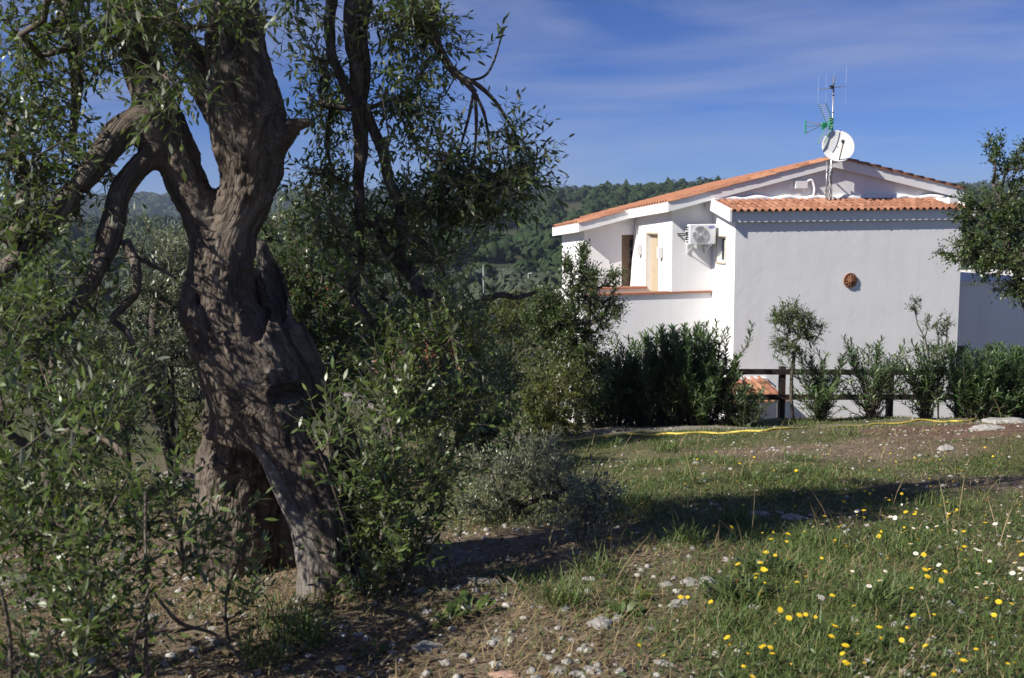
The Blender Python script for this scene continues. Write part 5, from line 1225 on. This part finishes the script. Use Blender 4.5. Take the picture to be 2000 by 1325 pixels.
# flowers
def flower(name, pet, npet, R_):
    m_ = MB()
    for ring, (rr, up_) in enumerate(((R_, .12), (R_ * .7, .35)) if name == 'yellow_flower' else ((R_, .08),)):
        for k in range(npet):
            a = 2 * PI * (k + .5 * ring) / npet; w_ = rr * 2.3 / npet; c, s_ = math.cos(a), math.sin(a)
            q = [(.12 * rr, -w_ * .4, 0), (.7 * rr, -w_ * .75, up_ * rr), (rr, 0, up_ * rr * .9), (.7 * rr, w_ * .75, up_ * rr), (.12 * rr, w_ * .4, 0)]
            m_.add([(r * c - t * s_, r * s_ + t * c, z) for r, t, z in q], [(0, 1, 2, 3, 4)])
    pm = m_.mesh('petals'); pm.materials.append(M[pet])
    m_ = MB(); m_.tube([(0, 0, -.002), (0, 0, .2 * R_), (0, 0, .32 * R_)], (.34 * R_, .32 * R_, .12 * R_), 8); dm = m_.mesh('disc', True); dm.materials.append(M['disc'])
    return pm, dm
fy = flower('yellow_flower', 'petal_yellow', 13, .0145); fw = flower('white_flower', 'petal_white', 14, .0145)
m_ = MB(); m_.tube(spline([(0, 0, 0), (.004, .002, -.06), (-.004, .0, -.12), (0, 0, -.19)]), .0016, 4); stm = m_.mesh('stem', True); stm.materials.append(M['stem'])
YF = [(1122,690),(920,678),(880,665),(800,655),(970,618),(902,608),(865,580),(912,578),(975,585),(1048,575),(1175,620),(1230,638),(1195,555),(1380,575),(1370,595),(1410,690),(980,695),(855,710),(870,740),(840,760),(835,775),(875,797),(852,848),(968,815),(1015,795),(1052,770),(960,882),(942,915),(980,950),(1025,938),(920,975),(1095,945),(1262,898),(1175,983),(1165,1030),(1278,1020),(1225,1070),(1212,1105),(1230,1145),(1308,1145),(1372,990),(1492,992),(1520,938),(1610,935),(1598,1022),(1572,1070),(1512,820),(1590,738),(1570,740),(1580,770),(1660,750),(1640,780),(1720,650),(1740,640),(1742,573),(1748,537),(1832,537),(1708,480),(1668,512),(1615,462),(1530,490),(1480,557),(1485,572),(1540,608),(1565,675),(1305,483),(1310,400),(1330,410),(1135,508),(1030,410),(1098,330),(915,310),(755,357),(575,297),(630,370),(510,455),(300,580),(200,603),(655,550),(730,555),(1890,880),(1945,888),(1870,937),(1990,675),(1978,620),(1792,1085),(1718,1105),(1738,1135),(1930,1148),(1695,1185),(1610,1195),(568,1028),(437,1113),(330,1068),(510,860),(540,860),(782,1160),(803,1105),(858,1078),(900,1078),(908,1105),(822,1205),(640,880),(712,1035),(1390,212),(1420,235),(1330,222),(1658,235),(1700,243),(1525,255),(1600,262),(1635,262),(1572,268),(1865,248),(1830,210),(1590,345),(1755,335),(1735,310),(1930,283),(1235,1150),(1222,1140),(1600,1200),(1345,395),(1300,395),(1675,500),(1700,490),(1525,500),(1190,565),(1205,548),(1180,612),(1730,655),(1735,575),(985,590),(880,742),(865,735),(1640,790),(1655,745),(1700,1180)]
WF = [(1655,282),(1728,330),(1818,305),(1635,330),(1598,330),(1510,325),(1440,318),(1535,373),(1390,348),(1265,340),(1145,390),(1400,428),(1708,428),(1668,425),(1820,412),(1838,440),(1745,390),(1388,505),(1420,510),(1440,515),(1085,555),(1125,543),(1560,500),(1580,557),(1540,533),(1520,560),(1655,538),(1700,570),(1470,580),(1508,628),(1530,670),(1660,650),(1785,627),(1790,650),(1812,657),(1925,530),(1985,497),(1630,720),(1685,755),(1800,757),(1845,710),(1960,710),(1985,735),(1950,755),(1918,780),(1830,803),(1862,800),(1795,817),(1892,830),(1985,780),(1735,335),(1720,322),(1410,515),(1690,575),(1800,655),(1955,745),(1975,740),(990,1150)]
fr = np.random.default_rng(12)
def where(px, py, y):
    if y > 9.3: return 'far end of the meadow'
    if px < 1480: return 'left part of the meadow'
    if y > 6.6: return 'shadow band of the meadow'
    return 'right part of the meadow' if y > 4.9 else 'stony foreground at the lower right'
def put_flower(name, meshes, fx, fy_, word):
    px, py = 1100 + fx / 2.2222, 780 + fy_ / 2.2222
    p = hit(px, py, .1); s_ = .48 + .55 * fr.random(); s_ *= 1 + .02 * max(0, p[1] - 5)
    reg = where(px, py, p[1])
    t = thing(name, f'{word} in the {reg}', 'flower', tuple(p), fr.random() * 6, f'{word.split()[0]} flowers in the {reg}')
    tl = (fr.normal() * .3 + .2, fr.normal() * .35, 0)
    for nm, me_ in zip(('petals', 'disc'), meshes): o = obj(nm, me_, None, t); o.rotation_euler = tl; o.scale = (s_,) * 3
    gzp = gz(p[0], p[1]); o = obj('stem', stm, None, t); o.scale = (1, 1, (p[2] - gzp + .01) / .19)
for q in YF: put_flower('yellow_flower', fy, q[0], q[1], 'yellow daisy like flower')
for k in range(26): put_flower('yellow_flower', fy, fr.uniform(700, 1980), fr.uniform(230, 1180), 'yellow daisy like flower')
for k in range(34): put_flower('yellow_flower', fy, fr.uniform(500, 1980), fr.uniform(215, 480), 'yellow daisy like flower'); put_flower('white_flower', fw, fr.uniform(1250, 1990), fr.uniform(270, 820), 'white daisy with yellow centre')
for q in WF: put_flower('white_flower', fw, q[0], q[1], 'white daisy with yellow centre')
# low leafy weeds on the soil below the tree
def weed(px, py, wp, lab, seed, mat='mastic_leaf', leaf=.05, n=26):
    p = hit(px, py); r = np.random.default_rng(seed); w_ = wp * p[1] / F_PX * .5; th = r.random(n) * 2 * PI; q = np.sqrt(r.random(n)) * w_
    C = np.column_stack((np.cos(th) * q, np.sin(th) * q, r.random(n) * w_ * .5)); D = np.column_stack((np.cos(th), np.sin(th), r.uniform(.1, 1.2, n)))
    t = thing('weed', lab, 'plant', tuple(p)); m_ = MB()
    for c in C: m_.tube([(c[0] * .2, c[1] * .2, -.01), c], .0018, 4)
    obj('stem', m_.mesh('stem'), M['stem'], t, 'stuff'); obj('foliage', leaves('foliage', C, D, np.tile((0, 0, 1.), (n, 1)) + r.normal(size=(n, 3)) * .3, leaf, leaf * .6, r.random(n), .2), M[mat], t, 'stuff')
weed(920, 1195, 80, 'leafy green weed on the soil before the broad dark rock', 1); weed(880, 1215, 50, 'small round leaved weed left of the leafy one', 2, n=16)
weed(725, 1285, 50, 'pale green weed on the litter under the tree', 3, 'yellow_leaf', .04, 14); weed(1240, 1170, 50, 'bright green weed between pale stones', 4, 'yellow_leaf', .04, 20)
weed(1220, 1200, 40, 'low weed beside the grey oval stone', 5, n=16); weed(1490, 1120, 110, 'dark bushy weed beside the flower clump', 6, 'dark_leaf', .03, 120); weed(1440, 1170, 120, 'dark spreading weed in the middle of the lower meadow', 7, 'dark_leaf', .03, 130)
# dry fallen sticks
for (a, b_, lab) in (((790, 1262), (835, 1225), 'dark fallen stick above the flat oval stone'), ((745, 1310), (790, 1285), 'pale fallen twig below the tree'), ((960, 1135), (1010, 1150), 'pale dry stick lying on the broad dark rock')):
    p, q = hit(*a), hit(*b_); m_ = MB(); pts = spline([p + (0, 0, .02), (p * .6 + q * .4) + (0.01, .02, .035), q + (0, 0, .02)]); m_.tube(pts, .006, 5); o = obj('stick', m_.mesh('stick', True), M['twig']); tag(o, lab, 'stick')

# ================================================================== HAZE
hm, hn, hl, hbsdf = new_mat('haze'); hn.remove(hbsdf)
pv2 = hn.new('ShaderNodeVolumePrincipled'); pv2.inputs['Color'].default_value = (.62, .74, .95, 1); pv2.inputs['Density'].default_value = .0002; pv2.inputs['Anisotropy'].default_value = .2
hl.new(pv2.outputs[0], hn['Material Output'].inputs['Volume'])
m_ = MB(); m_.box(-5200, 5200, -400, 5200, -60, 66); obj('haze', m_.mesh('haze'), hm, kind='stuff')
